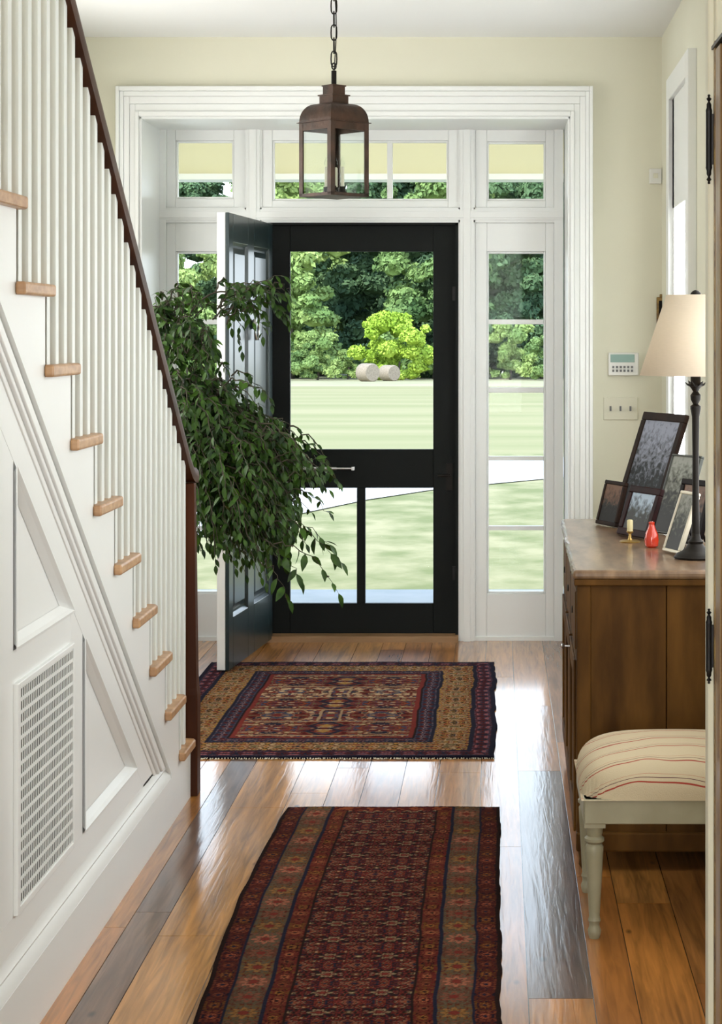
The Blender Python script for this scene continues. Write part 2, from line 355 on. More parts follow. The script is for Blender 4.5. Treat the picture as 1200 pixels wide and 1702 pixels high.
# little apron moulds on the sidelight panels
# ---- right wall window
w6 = thing('window_6', 'tall bright window in the right wall behind the table lamp', 'window', (XR, 7.98, wz0), kind='structure')
mb = MB(); xf_ = .749
mb.box(xf_, XR, 7.49, 7.60, .85, 2.68).box(xf_, XR, 8.35, 8.456, .85, 2.68).box(xf_, XR, 7.60, 8.35, 2.58, 2.68).box(xf_-.02, XR, 7.45, 8.50, .85, .90)
mb.build('casing', M['white'], w6, bevel=.003)
mb = MB(); xg = .768
mb.box(xg, xg+.04, 7.58, 7.60, .9, 2.6).box(xg, xg+.04, 8.28, 8.37, .9, 2.6).box(xg, xg+.04, 7.58, 8.37, 2.10, 2.60).box(xg, xg+.04, 7.58, 8.37, .90, 1.0)
mb.build('window_frame', M['white'], w6, bevel=.003)
box_o('pane', (xg+.020, xg+.024, 7.61, 8.29, .99, 2.11), M['glass'], w6)
box_o('glare_sheet', (xg+.001, xg+.0018, 7.601, 8.279, 1.001, 2.099), M['glare'], w6)  # added sheet, stands in for overexposed daylight in the window

# ---- screen door (door_2)
D2 = YU+.05
d2 = thing('door_2', 'black screen door with a large upper pane and two lower panes', 'door', (ux(600, D2), D2, .03), kind='structure')
bx = lambda p: ux(p, D2)
bz = lambda p: uz(p, D2)
mb = MB(); y0, y1 = D2, D2+.035
mb.box(bx(437), bx(482), y0, y1, .03, bz(374)).box(bx(720), bx(758), y0, y1, .03, bz(374))
mb.box(bx(482), bx(720), y0, y1, bz(418), bz(374)).box(bx(482), bx(720), y0, y1, bz(811), bz(747)).box(bx(482), bx(720), y0, y1, .03, bz(1003)).box(bx(593), bx(607), y0, y1, bz(1003), bz(811))
mb.build('door_frame', M['black_green'], d2, bevel=.003)
for a_, b_, c_, e_ in [(482, 720, 418, 747), (482, 593, 811, 1003), (607, 720, 811, 1003)]:
    f = box_o('pane', (bx(a_)-.002, bx(b_)+.002, y0+.016, y0+.019, bz(e_)-.002, bz(c_)+.002), M['screen'], d2)
cl = MB().tube([(bx(486), y0-.03, bz(778)), (bx(560), y0-.03, bz(778))], .0085, 12).tube([(bx(558), y0-.03, bz(778)), (bx(587), y0-.03, bz(778))], .0055, 10).box(bx(585), bx(590), y0-.035, y0, bz(781), bz(775))
cl.build('door_closer', M['steel'], d2, smooth=True)['label'] = 'silver tube door closer'
h = MB().box(bx(741), bx(752), y0-.008, y0, bz(815), bz(770)).tube([(bx(747), y0-.035, bz(789)), (bx(728), y0-.04, bz(790))], .006, 10).tube([(bx(747), y0, bz(789)), (bx(747), y0-.035, bz(789))], .007, 10)
h.build('door_handle', M['dark_metal'], d2, smooth=True)
for z_ in (.3, 1.72): box_o('hinge', (bx(752), bx(761), y0-.006, y0+.0, z_, z_+.07), M['black_iron'], d2)

# ---- front door leaf, standing open (door_1); local x from hinge to free edge, +y = painted outer face
hinge = Vector((-1.148, 9.545, .016)); free = Vector((-1.238, 8.635, .016)); Lf = .914
d1 = thing('door_1', 'dark blue-green panelled front door standing open beside the ficus', 'door', tuple(hinge), math.atan2(free.y-hinge.y, free.x-hinge.x), kind='structure', world_coords=False)
HT = 2.088
MB().box(0, Lf, -.045, -.006, 0, HT).build('door_leaf', M['white'], d1, bevel=.003)['label'] = 'white inner face and edge of the open door'
mb = MB()
st = [(0, Lf-.83), (Lf-.503, Lf-.378), (Lf-.08, Lf)]
for a_, b_ in st: mb.box(a_, b_, -.006, .012, 0, HT)
zr = [(0, .235), (.86, 1.0), (1.955, HT)]
cols_ = [(Lf-.83, Lf-.503), (Lf-.378, Lf-.08)]
for c0, c1 in cols_:
    for a_, b_ in zr: mb.box(c0, c1, -.006, .012, a_, b_)
mb.build('door_skin', M['door_dark'], d1, bevel=.003)['label'] = 'dark blue-green outer face of the door'
for c0, c1 in cols_:
    for za, zb in [(.235, .86), (1.0, 1.955)]:
        p = MB(); i1 = .022; i2 = .05
        p.box(c0, c1, -.006, -.003, za, zb)
        def ring(o_, y_): return [(c0+o_, y_, za+o_), (c1-o_, y_, za+o_), (c1-o_, y_, zb-o_), (c0+o_, y_, zb-o_)]
        v = ring(i1, -.003)+ring(i2, .007)
        p.add(v, [(0, 1, 5, 4), (1, 2, 6, 5), (2, 3, 7, 6), (3, 0, 4, 7), (4, 5, 6, 7)])
        q = ring(0, .010)+ring(.012, -.002)
        p.add(q, [(0, 1, 5, 4), (1, 2, 6, 5), (2, 3, 7, 6), (3, 0, 4, 7)])
        p.build('door_panel', M['door_dark'], d1)
kx = Lf-.47
kn = MB().lathe([(.004, 0), (.022, .002), (.03, .012), (.022, .02), (.006, .022)], n=20).xf(Matrix.Translation((kx, .012, 1.58)) @ Matrix.Rotation(-PI/2, 4, 'X')).build('door_knocker', M['steel'], d1, smooth=True)
mb = MB(); mb.tube([(kx+.035*math.sin(t), .034, 1.545-.042*math.cos(t)) for t in np.linspace(.5, 2*PI-.5, 22)], .007, 8)
mb.tube([(kx-.02, .034, 1.58), (kx+.02, .034, 1.58)], .006, 8)
mb.build('knocker_ring', M['steel'], kn, smooth=True)

# ================================================================== STAIRCASE
random.seed(2)
RUN, RISE = .2582, .1828
NT = 13
dk = [6.106-RUN*k for k in range(NT)]               # near (rear) end of tread k
tz = [.20+RISE*k for k in range(NT)]
stair = thing('staircase', 'white staircase with oak treads, dark handrail and panelled side', 'staircase', (-1.55, 6.36, 0))
# panelled side wall, built of frame members and recessed panels (profile in y,z)
prof = []
for k in range(NT):
    yf = dk[k]+RUN+.010 if k else 6.345
    prof += [(yf, tz[k]-.028), (dk[k]+.010, tz[k]-.028)]
# stepped carriage: everything above the diagonal moulding line, full thickness
def dline(y, off=0): return .147+(5.997-y)*.708-off  # z of the thin diagonal line (off: lowered vertically)
mb = MB()
top = prof+[(dk[-1]+.01, dline(dk[-1]+.01)), (5.975, dline(5.975)), (5.975, .152), (6.345, .152)]
# split into simple quads per step so no concave n-gon
for k in range(NT):
    yf = 6.345 if k == 0 else dk[k-1]+.010
    yb = dk[k]+.010
    zt = tz[k]-.028
    if k == 0: mb.box(SX-.03, SX, yb, yf, .0, zt)
    else: mb.prism([(yb, dline(yb)), (yf, dline(yf)), (yf, zt), (yb, zt)], 'x', SX-.03, SX)
mb.prism([(5.975, 0), (dk[0]+.010, 0), (dk[0]+.010, dline(dk[0]+.01)), (5.975, dline(5.975))], 'x', SX-.03, SX)
mb.build('stringer', M['white'], stair)
# risers, and the hidden far wall side
mb = MB()
for k in range(NT):
    yf = 6.365 if k == 0 else dk[k-1]+.010
    mb.box(XL+.002, SX-.002, yf-.018, yf, tz[k]-RISE+.0 if k else .0, tz[k]-.028)
mb.build('riser', M['white'], stair)
for k in range(NT):
    m_ = MB(); y0 = dk[k]; y1 = dk[k]+.30 if k else 6.335; z1 = tz[k]; z0 = z1-.028
    n = 6; pts = []
    x1 = SX+.022
    # plan: rounded corner at the front right
    plan = [(XL+.003, y0+.012), (SX-.0, y0+.012), (SX-.0, y0), (x1-.004, y0), (x1, y0+.004), (x1, y1-.02), (x1-.006, y1-.006), (x1-.02, y1), (XL+.003, y1)]
    m_.prism(plan, 'z', z0, z1)
    t = m_.build('tread', M['tread'], stair); b = t.modifiers.new('bevel', 'BEVEL'); b.width = .011; b.segments = 3; b.limit_method = 'ANGLE'; b.angle_limit = R(60)
    if k > 0: pass
# lower side: frame members (flush -.008), recessed panels (-.028), baseboard
def zt_(y): return dline(y, .0)
xr0 = SX-.03
YN = 1.9
mb = MB(); mb.box(xr0-.02, SX, YN, 5.9745, 0, .150); mb.build('skirting', M['white'], stair)
mb = MB()
mb.prism([(SX-.03, .150), (SX-.001, .150), (SX-.006, .165), (SX-.016, .178), (SX-.010, .190), (SX-.022, .205), (SX-.022, .212), (SX-.03, .212)], 'y', YN, 5.972)
mb.build('base_moulding', M['white'], stair, smooth=True)
# diagonal moulding under the stringer
def diag(o0_, o1_, x, name, y_hi=5.94, mat_=None, zb=.20):
    # band between vertical offsets o0_ and o1_ below the line, front face at x
    def ycut(o): return min(y_hi, 5.997-(zb+o-.147)/.708)
    m_ = MB(); m_.prism([(YN, dline(YN, o1_)), (ycut(o1_), dline(ycut(o1_), o1_)), (ycut(o0_), dline(ycut(o0_), o0_)), (YN, dline(YN, o0_))], 'x', xr0-.02, x)
    return m_
m_ = diag(.0, .02, SX-.012, 'a'); 
for (a_, b_, x_) in [(.02, .055, SX-.004), (.055, .075, SX-.010), (.075, .10, SX-.018)]:
    q = diag(a_, b_, x_, 'b'); m_.add(q.v, q.f)
m_.build('diagonal_moulding', M['white'], stair, bevel=.003)
q = diag(.10, .205, SX-.022, 'c'); q.build('diagonal_rail', M['white'], stair)
# lower rail, mid rail, stiles (front at SX-.022); panels recessed at SX-.04
xs, xp = SX-.022, SX-.040
def ywid(px): return 1.03*F_/(CX-px)
OFF = .205
def ytop(z, off=OFF): return 5.997-(z+off-.147)/.708
mb = MB(); mb.box(xr0-.02, xs-.0003, YN, 5.80, .205, .285)
mb.build('bottom_rail', M['white'], stair)
ys = [(4.665, 4.80), (3.98, 4.115), (3.05, 3.18)]      # stiles
for i, (a_, b_) in enumerate(ys):
    MB().prism([(a_, .285), (b_, .285), (b_, dline(b_, OFF)), (a_, dline(a_, OFF))], 'x', xr0-.02, xs-.0006).build('stile', M['white'], stair)
mb = MB(); mb.box(xr0-.02, xs-.0009, YN, 4.72, .79, .862); mb.build('mid_rail', M['white'], stair)
mb = MB(); mb.prism([(YN, .2), (5.75, .2), (5.75, dline(5.75, .12)), (YN, dline(YN, .12))], 'x', xr0-.02, xp)
mb.build('panel', M['white'], stair)
def pmould(pts, name='panel_moulding', w=.026):
    """bevelled moulding running round the inside of a panel polygon (y,z)"""
    n = len(pts); P = [Vector(p) for p in pts]; ins = []
    for i in range(n):
        a_, b_, c_ = P[i-1], P[i], P[(i+1) % n]
        e1 = (b_-a_).normalized(); e2 = (c_-b_).normalized()
        n1 = Vector((-e1.y, e1.x)); n2 = Vector((-e2.y, e2.x)); bi = (n1+n2).normalized(); k = 1/max(.25, bi.dot(n1))
        ins.append((b_, bi*k))
    mb = MB(); rings = [(0, xs+.006), (.006, xs+.007), (.012, xs-.002), (w, xp+.001)]
    vs = []
    for d_, x_ in rings: vs += [(x_, b_.x+v.x*d_, b_.y+v.y*d_) for b_, v in ins]
    fs = [(j*n+i, j*n+(i+1) % n, (j+1)*n+(i+1) % n, (j+1)*n+i) for j in range(len(rings)-1) for i in range(n)]
    mb.add(vs, fs); o = mb.build(name, M['white'], stair); return o
# counter-clockwise in (y,z)
pmould([(4.80, .285), (ytop(.285), .285), (4.80, dline(4.80, OFF))])
pmould([(4.115, .862), (ytop(.862), .862), (4.115, dline(4.115, OFF))])
pmould([(3.18, .862), (3.98, .862), (3.98, dline(3.98, OFF)), (3.18, dline(3.18, OFF))])
pmould([(3.18, .285), (3.98, .285), (3.98, .79), (3.18, .79)])
# balusters: three a tread, square
def rail_z(y): return 1.106+(6.36-y)*.708
bm_cache = {}
for k in range(NT-1):
    for j in range(3):
        yb = dk[k]+.052+j*RUN/3
        if yb > 6.28: continue
        zb = tz[k]-.002; ztp = rail_z(yb)-.052
        hw = .0145
        m_ = MB().box(SX-2*hw-.002, SX-.002, yb-hw, yb+hw, zb, ztp+.012)
        m_.build('baluster', M['baluster'], stair, bevel=.0015)
# newel
xn, yn = SX-.012, 6.385
m_ = MB()
def sq(h, z): return [(xn-h, yn-h, z), (xn+h, yn-h, z), (xn+h, yn+h, z), (xn-h, yn+h, z)]
prs = [(.034, 0), (.034, .34), (.031, .36), (.029, .40), (.021, 1.048)]
vs = []
for h_, z_ in prs: vs += sq(h_, z_)
fs = [(j*4+i, j*4+(i+1) % 4, (j+1)*4+(i+1) % 4, (j+1)*4+i) for j in range(len(prs)-1) for i in range(4)]+[(3, 2, 1, 0), tuple(len(vs)-4+i for i in range(4))]
m_.add(vs, fs); m_.build('newel_post', M['wood_newel'], stair, bevel=.003)
# handrail profile swept along the slope and easing to level over the newel
path = [(y, rail_z(y)) for y in np.linspace(2.2, 6.22, 12)]
z6 = rail_z(6.22)
path += [(6.27, z6-.036), (6.31, z6-.063), (6.35, z6-.086), (6.39, z6-.101), (6.43, z6-.108), (6.455, z6-.109)]
pr = [(-.026, -.052), (.026, -.052), (.029, -.030), (.026, -.012), (.016, -.001), (0, .003), (-.016, -.001), (-.026, -.012), (-.029, -.030)]
vs = []; n = len(pr)
for i, (y, z) in enumerate(path):
    a_ = path[max(i-1, 0)]; b_ = path[min(i+1, len(path)-1)]
    t = Vector((b_[0]-a_[0], b_[1]-a_[1])).normalized(); nn = Vector((-t.y, t.x))
    if nn.y < 0: nn = -nn
    for (px_, pz_) in pr: vs.append((SX-.016+px_, y+nn.x*pz_, z+nn.y*pz_))
fs = [(j*n+i, j*n+(i+1) % n, (j+1)*n+(i+1) % n, (j+1)*n+i) for j in range(len(path)-1) for i in range(n)]+[tuple(range(n)), tuple(len(vs)-1-i for i in range(n))]
MB().add(vs, fs).build('handrail', M['wood_rail'], stair, smooth=True)
# return-air grille set in the panelling
gr = thing('vent_grille', 'white return air grille set in the stair panelling', 'vent', (SX-.012, 4.39, .285))
gy0, gy1, gz0, gz1 = 4.115, 4.665, .285, .79
m_ = MB(); x0, x1 = SX-.034, SX-.012
m_.box(x0, x1, gy0, 4.135, gz0, gz1).box(x0, x1, 4.655, gy1, gz0, gz1).box(x0, x1, 4.135, 4.655, gz0, .301).box(x0, x1, 4.135, 4.655, .777, gz1)
m_.build('grille_frame', M['white'], gr, bevel=.002)
m_ = MB(); 
nrow = 17
for i in range(nrow+1):
    z_ = .301+(.777-.301)*i/nrow; m_.box(SX-.0165, SX-.0150, 4.135, 4.655, z_-.0042, z_+.0042)
m_.build('grille_slat', M['white'], gr)
m_ = MB(); nc = 32
for i in range(1, nc):
    y_ = 4.135+.52*i/nc; m_.box(SX-.0170, SX-.0158, y_-.0028, y_+.0028, .301, .777)
m_.build('grille_grid', M['white'], gr)
box_o('duct_shade_sheet', (SX-.0225, SX-.0195, 4.13, 4.66, .29, .785), M['duct_shade'], gr)  # solid dark sheet behind the grille, painted as the unlit duct

# ================================================================== RUGS
def hash2(ix, iy, s):
    v = np.sin(ix*127.1+iy*311.7+s*74.7)*43758.5453; return v-np.floor(v)
def vnoise(x, y, s):
    ix, iy = np.floor(x), np.floor(y); fx, fy = x-ix, y-iy; fx = fx*fx*(3-2*fx); fy = fy*fy*(3-2*fy)
    a_, b_, c_, d_ = hash2(ix, iy, s), hash2(ix+1, iy, s), hash2(ix, iy+1, s), hash2(ix+1, iy+1, s)
    return (a_*(1-fx)+b_*fx)*(1-fy)+(c_*(1-fx)+d_*fx)*fy
def pick(P, t):                               # quantise 0..1 into a palette
    P = np.array(P); i = np.clip((t*len(P)).astype(int), 0, len(P)-1); return P[i]
def kal(u, v, pu, pv, sc, s):                 # mirrored repeating ornament
    mu = np.abs(((u/pu) % 1)-.5)*pu; mv = np.abs(((v/pv) % 1)-.5)*pv
    a_ = vnoise(mu*sc, mv*sc, s)*.6+vnoise(mu*sc*2.3+5, mv*sc*2.3, s+3)*.4
    return np.clip((a_-.22)/.56, 0, .999), mu, mv
NAVY = (.018, .020, .040); DARK = (.022, .013, .012); RED = (.175, .032, .026); MAR = (.085, .014, .012); CREAM = (.42, .33, .20); OLIVE = (.13, .115, .055)
GOLD = (.34, .22, .06); BLUE = (.05, .07, .125); RUST = (.24, .065, .025); PINK = (.36, .14, .09); TAUPE = (.12, .085, .065)
def runner(u, v, W, Lr):
    e = np.minimum(u, W-u); ev = np.minimum(v, Lr-v)
    col = np.zeros(u.shape+(3,))
    t, mu, mv = kal(u-W/2, v, .14, .13, 58, 1.3)
    fld = pick([DARK, NAVY, MAR, RED, DARK, MAR, (.20, .16, .11), RED, DARK, RUST, NAVY, MAR], t)
    # lattice of rosettes
    for (cu, cv, rad, A, B) in [(.0, .0, .027, CREAM, RED), (.07, .065, .024, PINK, NAVY), (.036, .034, .012, RUST, CREAM), (.07, .0, .013, OLIVE, CREAM), (0, .065, .014, RUST, NAVY)]:
        du = mu-cu; dv = mv-cv; rr = np.sqrt(du**2+(dv*1.25)**2); an = np.arctan2(dv, du); petal = rad*(.78+.22*np.cos(an*6))
        fld = np.where(((rr < petal) & (rr > petal*.68))[..., None], np.array(A)*.62, fld)
        fld = np.where((rr < petal*.40)[..., None], np.array(B), fld)
    col[:] = fld
    # repeating borders measured from the long edge
    q = v if True else u
    def rep(per, r0, r1, A, B, base, w0, w1, s):
        c = (w0+w1)/2; du = e-c; dv = ((q/per) % 1-.5)*per
        rr = np.sqrt((du*1.0)**2+(dv*.9)**2); an = np.arctan2(dv, du)
        o = np.broadcast_to(np.array(base), col.shape).copy(); alt = (np.floor(q/per) % 3)[..., None]
        A = np.where(alt == 1, np.array(A)*np.array([.75, 1.0, .55]), np.where(alt == 2, np.array(A)*.55, np.array(A)))
        tt = vnoise(np.abs(du)*260, np.abs(dv)*200+np.floor(q/per)*7, s)
        o = np.where((tt > .62)[..., None], np.array(A)*.55, o); o = np.where((tt < .22)[..., None], np.array(B)*.6, o)
        pet = r0*(.8+.2*np.cos(an*8))
        o = np.where(((rr < pet) & (rr > pet*.62))[..., None], np.array(A), o)
        o = np.where((rr < r1)[..., None], np.array(B), o)
        return o
    def put(w0, w1, c):
        m_ = ((e >= w0) & (e < w1))[..., None]; col[:] = np.where(m_, c, col)
    put(0, .012, np.array(DARK)); put(.012, .060, rep(.07, .015, .005, (.30, .09, .05), NAVY, (.07, .016, .014), .012, .06, 2.))
    put(.060, .067, np.array(NAVY)); put(.067, .147, rep(.105, .034, .012, PINK, RED, (.105, .088, .058), .067, .147, 5.))
    put(.147, .155, np.array(NAVY)); put(.155, .200, rep(.055, .013, .005, (.34, .12, .06), DARK, (.12, .022, .018), .155, .2, 7.)); put(.200, .208, np.array(DARK))
    # end border
    m_ = ((ev < .05) & (e > .155))[..., None]; col[:] = np.where(m_, np.where((vnoise(u*90, v*90, 4) > .6)[..., None], np.array(RUST), np.array(MAR)), col)
    col[:] = np.where((ev < .008)[..., None], np.array(DARK), col)
    return col*np.array([.66, .60, .54])
def rug2(u, v, W, Lr):
    e = np.minimum(u, W-u); ev = np.minimum(v, Lr-v); em = np.minimum(e, ev)
    t, mu, mv = kal(u-W/2+.012*(vnoise(u*20, v*20, 5)-.5), v-Lr/2, .42, .50, 19, 9.1)
    fld = pick([MAR, NAVY, RED, RUST, MAR, BLUE, RED, OLIVE, RED, MAR, CREAM, NAVY], t)
    t2 = vnoise(mu*44, mv*44, 12)
    fld = np.where((t2 > .78)[..., None], np.array(CREAM), fld); fld = np.where((t2 < .16)[..., None], np.array(NAVY), fld)
    for (cu, cv, rad, A, B) in [(.0, .0, .07, BLUE, RED), (.21, .20, .08, NAVY, GOLD), (.12, .1, .03, CREAM, BLUE)]:
        du = np.abs(mu-cu); dv = np.abs(mv-cv); rr = du+dv*.9
        fld = np.where(((rr < rad) & (rr > rad*.72))[..., None], np.array(A), fld); fld = np.where((rr < rad*.35)[..., None], np.array(B), fld)
    bars = (np.abs(mv-.12) < .006) | ((np.abs(mu-.17) < .006) & (mv < .12))
    fld = np.where(bars[..., None], np.array(CREAM)*.8, fld)
    band = (np.abs(v-Lr*.62) < .10)
    t3, a1, b1 = kal(u, v, .13, .12, 50, 3.3)
    fld = np.where((band & (t3 > .60))[..., None], np.array((.46, .38, .24)), fld)
    col = fld.copy()
    def bord(w0, w1, P, per, s, sc=70):
        q = np.where(e < ev, v, u); c = (w0+w1)/2
        a_ = np.abs(em-c); b_ = np.abs((q/per) % 1-.5)*per
        tt = np.clip((vnoise(a_*sc, b_*sc, s)*.65+vnoise(a_*sc*2, b_*sc*2, s+1)*.35-.2)/.6, 0, .999)
        m_ = ((em >= w0) & (em < w1))[..., None]; col[:] = np.where(m_, pick(P, tt), col)
    def line(w0, w1, c):
        m_ = ((em >= w0) & (em < w1))[..., None]; col[:] = np.where(m_, np.array(c), col)
    line(0, .02, NAVY); bord(.02, .085, [NAVY, MAR, BLUE, MAR, (.30, .12, .14), NAVY], .085, 3)
    line(.085, .10, NAVY); bord(.10, .235, [DARK, GOLD, NAVY, CREAM, RED, GOLD, DARK, CREAM, OLIVE, RED, NAVY, GOLD], .24, 6, 30); line(.235, .25, NAVY)
    bord(.25, .31, [NAVY, MAR, NAVY, BLUE, (.3, .2, .2), NAVY], .075, 8); line(.31, .318, DARK); line(.318, .335, RED)
    return col*np.array([.66, .55, .50])
def make_rug(name, x0, x1, y0, y1, res, fn, label, thick, edge, fringe_m, seed):
    nx, ny = int((x1-x0)/res), int((y1-y0)/res)
    W, Lr = x1-x0, y1-y0
    U, V = np.meshgrid(np.linspace(0, W, nx+1), np.linspace(0, Lr, ny+1), indexing='ij')
    colr = fn(U, V, W, Lr)
    colr = colr*(.8+.4*vnoise(U*400, V*400, 77))[..., None]*(.85+.3*vnoise(U*3, V*4, 31))[..., None]
    wob = edge(V)                                     # (left shift, right shift)
    X = x0+U+wob[0]*(1-U/W)+wob[1]*(U/W); Y = y0+V+.006*(vnoise(U*9, V*0+seed, 3)-.5)
    Z = thick+.003*(vnoise(U*6, V*6, seed)-.5)+.0012*(vnoise(U*300, V*300, 5)-.5)
    n1 = ny+1
    co = np.stack([X, Y, Z], -1).reshape(-1, 3)
    i, j = np.meshgrid(np.arange(nx), np.arange(ny), indexing='ij'); q = (i*n1+j).ravel()
    faces = np.stack([q, q+n1, q+n1+1, q+1], -1)
    # skirt down to the floor
    rim = [(a_, 0) for a_ in range(nx+1)]+[(nx, b_) for b_ in range(1, ny+1)]+[(a_, ny) for a_ in range(nx-1, -1, -1)]+[(0, b_) for b_ in range(ny-1, 0, -1)]
    ri = np.array([a_*n1+b_ for a_, b_ in rim]); base = len(co); low = co[ri].copy(); low[:, 2] = .0005
    k = np.arange(len(ri)); k2 = (k+1) % len(ri)
    sk = np.stack([ri[k], base+k, base+k2, ri[k2]], -1)
    co = np.concatenate([co, low]); faces = np.concatenate([faces, sk])
    me = bpy.data.meshes.new(name); me.vertices.add(len(co)); me.vertices.foreach_set('co', (co-np.array([(x0+x1)/2, (y0+y1)/2, 0])).ravel())
    me.loops.add(len(faces)*4); me.loops.foreach_set('vertex_index', faces.ravel().astype(np.int32))
    me.polygons.add(len(faces)); me.polygons.foreach_set('loop_start', np.arange(0, len(faces)*4, 4, dtype=np.int32))
    me.update(calc_edges=True)
    ca = me.color_attributes.new('Col', 'FLOAT_COLOR', 'POINT')
    cc = colr.reshape(-1, 3); cc = np.concatenate([cc, cc[ri]*.5]); ca.data.foreach_set('color', np.concatenate([cc, np.ones((len(cc), 1))], 1).ravel())
    root = thing(name, label, 'rug', ((x0+x1)/2, (y0+y1)/2, 0))
    me.materials.append(M['rug'])
    o = bpy.data.objects.new('woven_pile', me); C.objects.link(o); o.parent = root
    # fringe: short threads at both ends
    random.seed(seed)
    for yy, sg in ((y0, -1), (y1, 1)):
        fm = MB()
        x = x0+.004
        while x < x1:
            l_ = random.uniform(.006, .018); fm.add([(x, yy, .004), (x+.004, yy, .004), (x+.004+random.uniform(-.003, .003), yy+sg*l_, .002), (x+random.uniform(-.003, .003), yy+sg*l_, .002)], [(0, 1, 2, 3)])
            x += random.uniform(.005, .012)
        f_ = fm.build('fringe', fringe_m, root); f_['kind'] = 'stuff'; so = f_.modifiers.new('solid', 'SOLIDIFY'); so.thickness = .0015
    return root
M['rug'] = attr_mat('rug_pile', 1.0, bump=.3, bscale=400, spec=.03)
M['fringe'] = mat('wool_fringe', (.50, .44, .33), .9); M['fringe_dark'] = mat('dark_wool_fringe', (.05, .035, .03), .9)
make_rug('runner_rug', -.69, .006, 3.2, 6.18, .0032, runner, 'narrow dark red runner rug in the foreground beside the stairs', .008,
         lambda V: (-.018*np.sin(V*1.9-2.4)-.006*(vnoise(V*6, V*0, 3)-.5), .006*(vnoise(V*5, V*0, 8)-.5)+.004*(vnoise(V*25, V*0, 9)-.5)), M['fringe_dark'], 3)
make_rug('entry_rug', -1.345, -.012, 6.91, 8.90, .0045, rug2, 'wide patterned red, navy and gold rug before the screen door', .009,
         lambda V: (.008*(vnoise(V*5, V*0, 2)-.5), .012*(vnoise(V*4, V*0, 6)-.5)+.01*(vnoise(V*13, V*0, 4)-.5)), M['fringe'], 11)

# ================================================================== DRESSER
DX, DY, DZ = .215, 5.455, .869
rz = R(-.6)
dr = thing('dresser', 'long antique brown wooden dresser against the right wall', 'dresser', (DX, DY, 0), rz, world_coords=False)
DL, DW = 1.52, .545
def db(name, *b, m='dresser', bevel=.003, p=None): return MB().box(*b).build(name, M[m], p or dr, bevel=bevel)
# local: x = depth towards wall, y = along the hall
top = MB()
n = 40; random.seed(8)
pl = [(0+random.uniform(-.003, .003), DL*i/n) for i in range(n+1)]
top.prism([(DW, 0), (DW, DL)]+[p_ for p_ in reversed(pl)], 'z', DZ-.026, DZ)
top.build('top_board', M['dresser_top'], dr, bevel=.009)
db('top_moulding', .004, DW-.01, .006, DL-.006, DZ-.045, DZ-.026)
# near side: frame posts and two recessed boards
db('corner_post', .012, .052, .016, .05, .057, DZ-.045, bevel=.004)
db('corner_post', DW-.05, DW-.012, .016, .05, .057, DZ-.045, bevel=.004)
s2 = MB(); s2.box(.052, .27, .024, .04, .057, DZ-.045).box(.272, DW-.05, .022, .04, .057, DZ-.045)
s2.build('side_panel', M['dresser'], dr, bevel=.002)
db('side_base', .010, DW-.01, .008, .05, .056, .112, bevel=.006)
sd = MB(); sd.box(.012, DW-.012, DL-.04, DL-.016, .057, DZ-.045); sd.build('side_panel', M['dresser'], dr)
db('back_panel', DW-.03, DW-.012, .04, DL-.04, .057, DZ-.045)
db('bottom_board', .02, DW-.02, .02, DL-.02, .06, .085)
db('face_frame', .020, .045, .05, DL-.016, .057, DZ-.045)
for sx_ in (.03, DW-.06):
    for sy_ in (.025, DL-.07): MB().lathe([(.016, 0), (.024, .012), (.022, .03), (.028, .06)], (sx_+.012, sy_+.02, 0), 16).build('foot', M['dresser'], dr, smooth=True)
# front: three drawers above three doors
for i in range(3):
    ya = .07+i*.483; yb = ya+.445
    d_ = db('drawer', .008, .02, ya, yb, .63, .80, bevel=.004)
    MB().lathe([(.010, 0), (.012, .002), (.010, .004)], n=16).xf(Matrix.Translation((.008, (ya+yb)/2, .715)) @ Matrix.Rotation(-PI/2, 4, 'Y')).build('keyhole_plate', M['dark_metal'], d_, smooth=True)
    e_ = MB().box(.010, .02, ya, yb, .10, .60); e_.box(.004, .010, ya, ya+.06, .10, .60).box(.004, .010, yb-.06, yb, .10, .60).box(.004, .010, ya+.06, yb-.06, .54, .60).box(.004, .010, ya+.06, yb-.06, .10, .16)
    e_ = e_.build('cupboard_door', M['dresser'], dr, bevel=.002)
    if i == 0: MB().lathe([(.003, 0), (.003, .016), (.008, .019), (.009, .024), (.004, .028)], n=14).xf(Matrix.Translation((.004, yb-.03, .572)) @ Matrix.Rotation(-PI/2, 4, 'Y')).build('knob', M['steel'], e_, smooth=True)['label'] = 'small bright key'

# ================================================================== STOOL
sx0, sx1, sy0, sy1 = .212, .74, 4.83, 5.30
stl = thing('stool', 'upholstered bench stool with striped cream seat and turned legs', 'stool', ((sx0+sx1)/2, (sy0+sy1)/2, 0))
m_ = MB(); m_.box(sx0+.008, sx1-.008, sy0+.006, sy0+.028, .298, .362).box(sx0+.008, sx1-.008, sy1-.028, sy1-.006, .298, .362).box(sx0+.006, sx0+.028, sy0+.02, sy1-.02, .298, .362).box(sx1-.028, sx1-.006, sy0+.02, sy1-.02, .298, .362)
m_.build('seat_frame', M['stool_paint'], stl, bevel=.003)
m_ = MB()
legp = [(.013, 0), (.0155, .008), (.0175, .020), (.0135, .030), (.013, .038), (.0165, .046), (.0135, .056), (.0145, .07), (.0185, .14), (.0225, .215), (.0235, .235), (.019, .243), (.0255, .250), (.0255, .257), (.019, .263), (.021, .27), (.022, .285), (.0225, .292)]
for x_, y_ in ((sx0+.035, sy0+.035), (sx1-.035, sy0+.035), (sx0+.035, sy1-.035), (sx1-.035, sy1-.035)):
    m_ = MB().lathe(legp, (x_, y_, 0), 24).box(x_-.027, x_+.027, y_-.027, y_+.027, .288, .362)
    m_.build('leg', M['stool_paint'], stl, smooth=True)
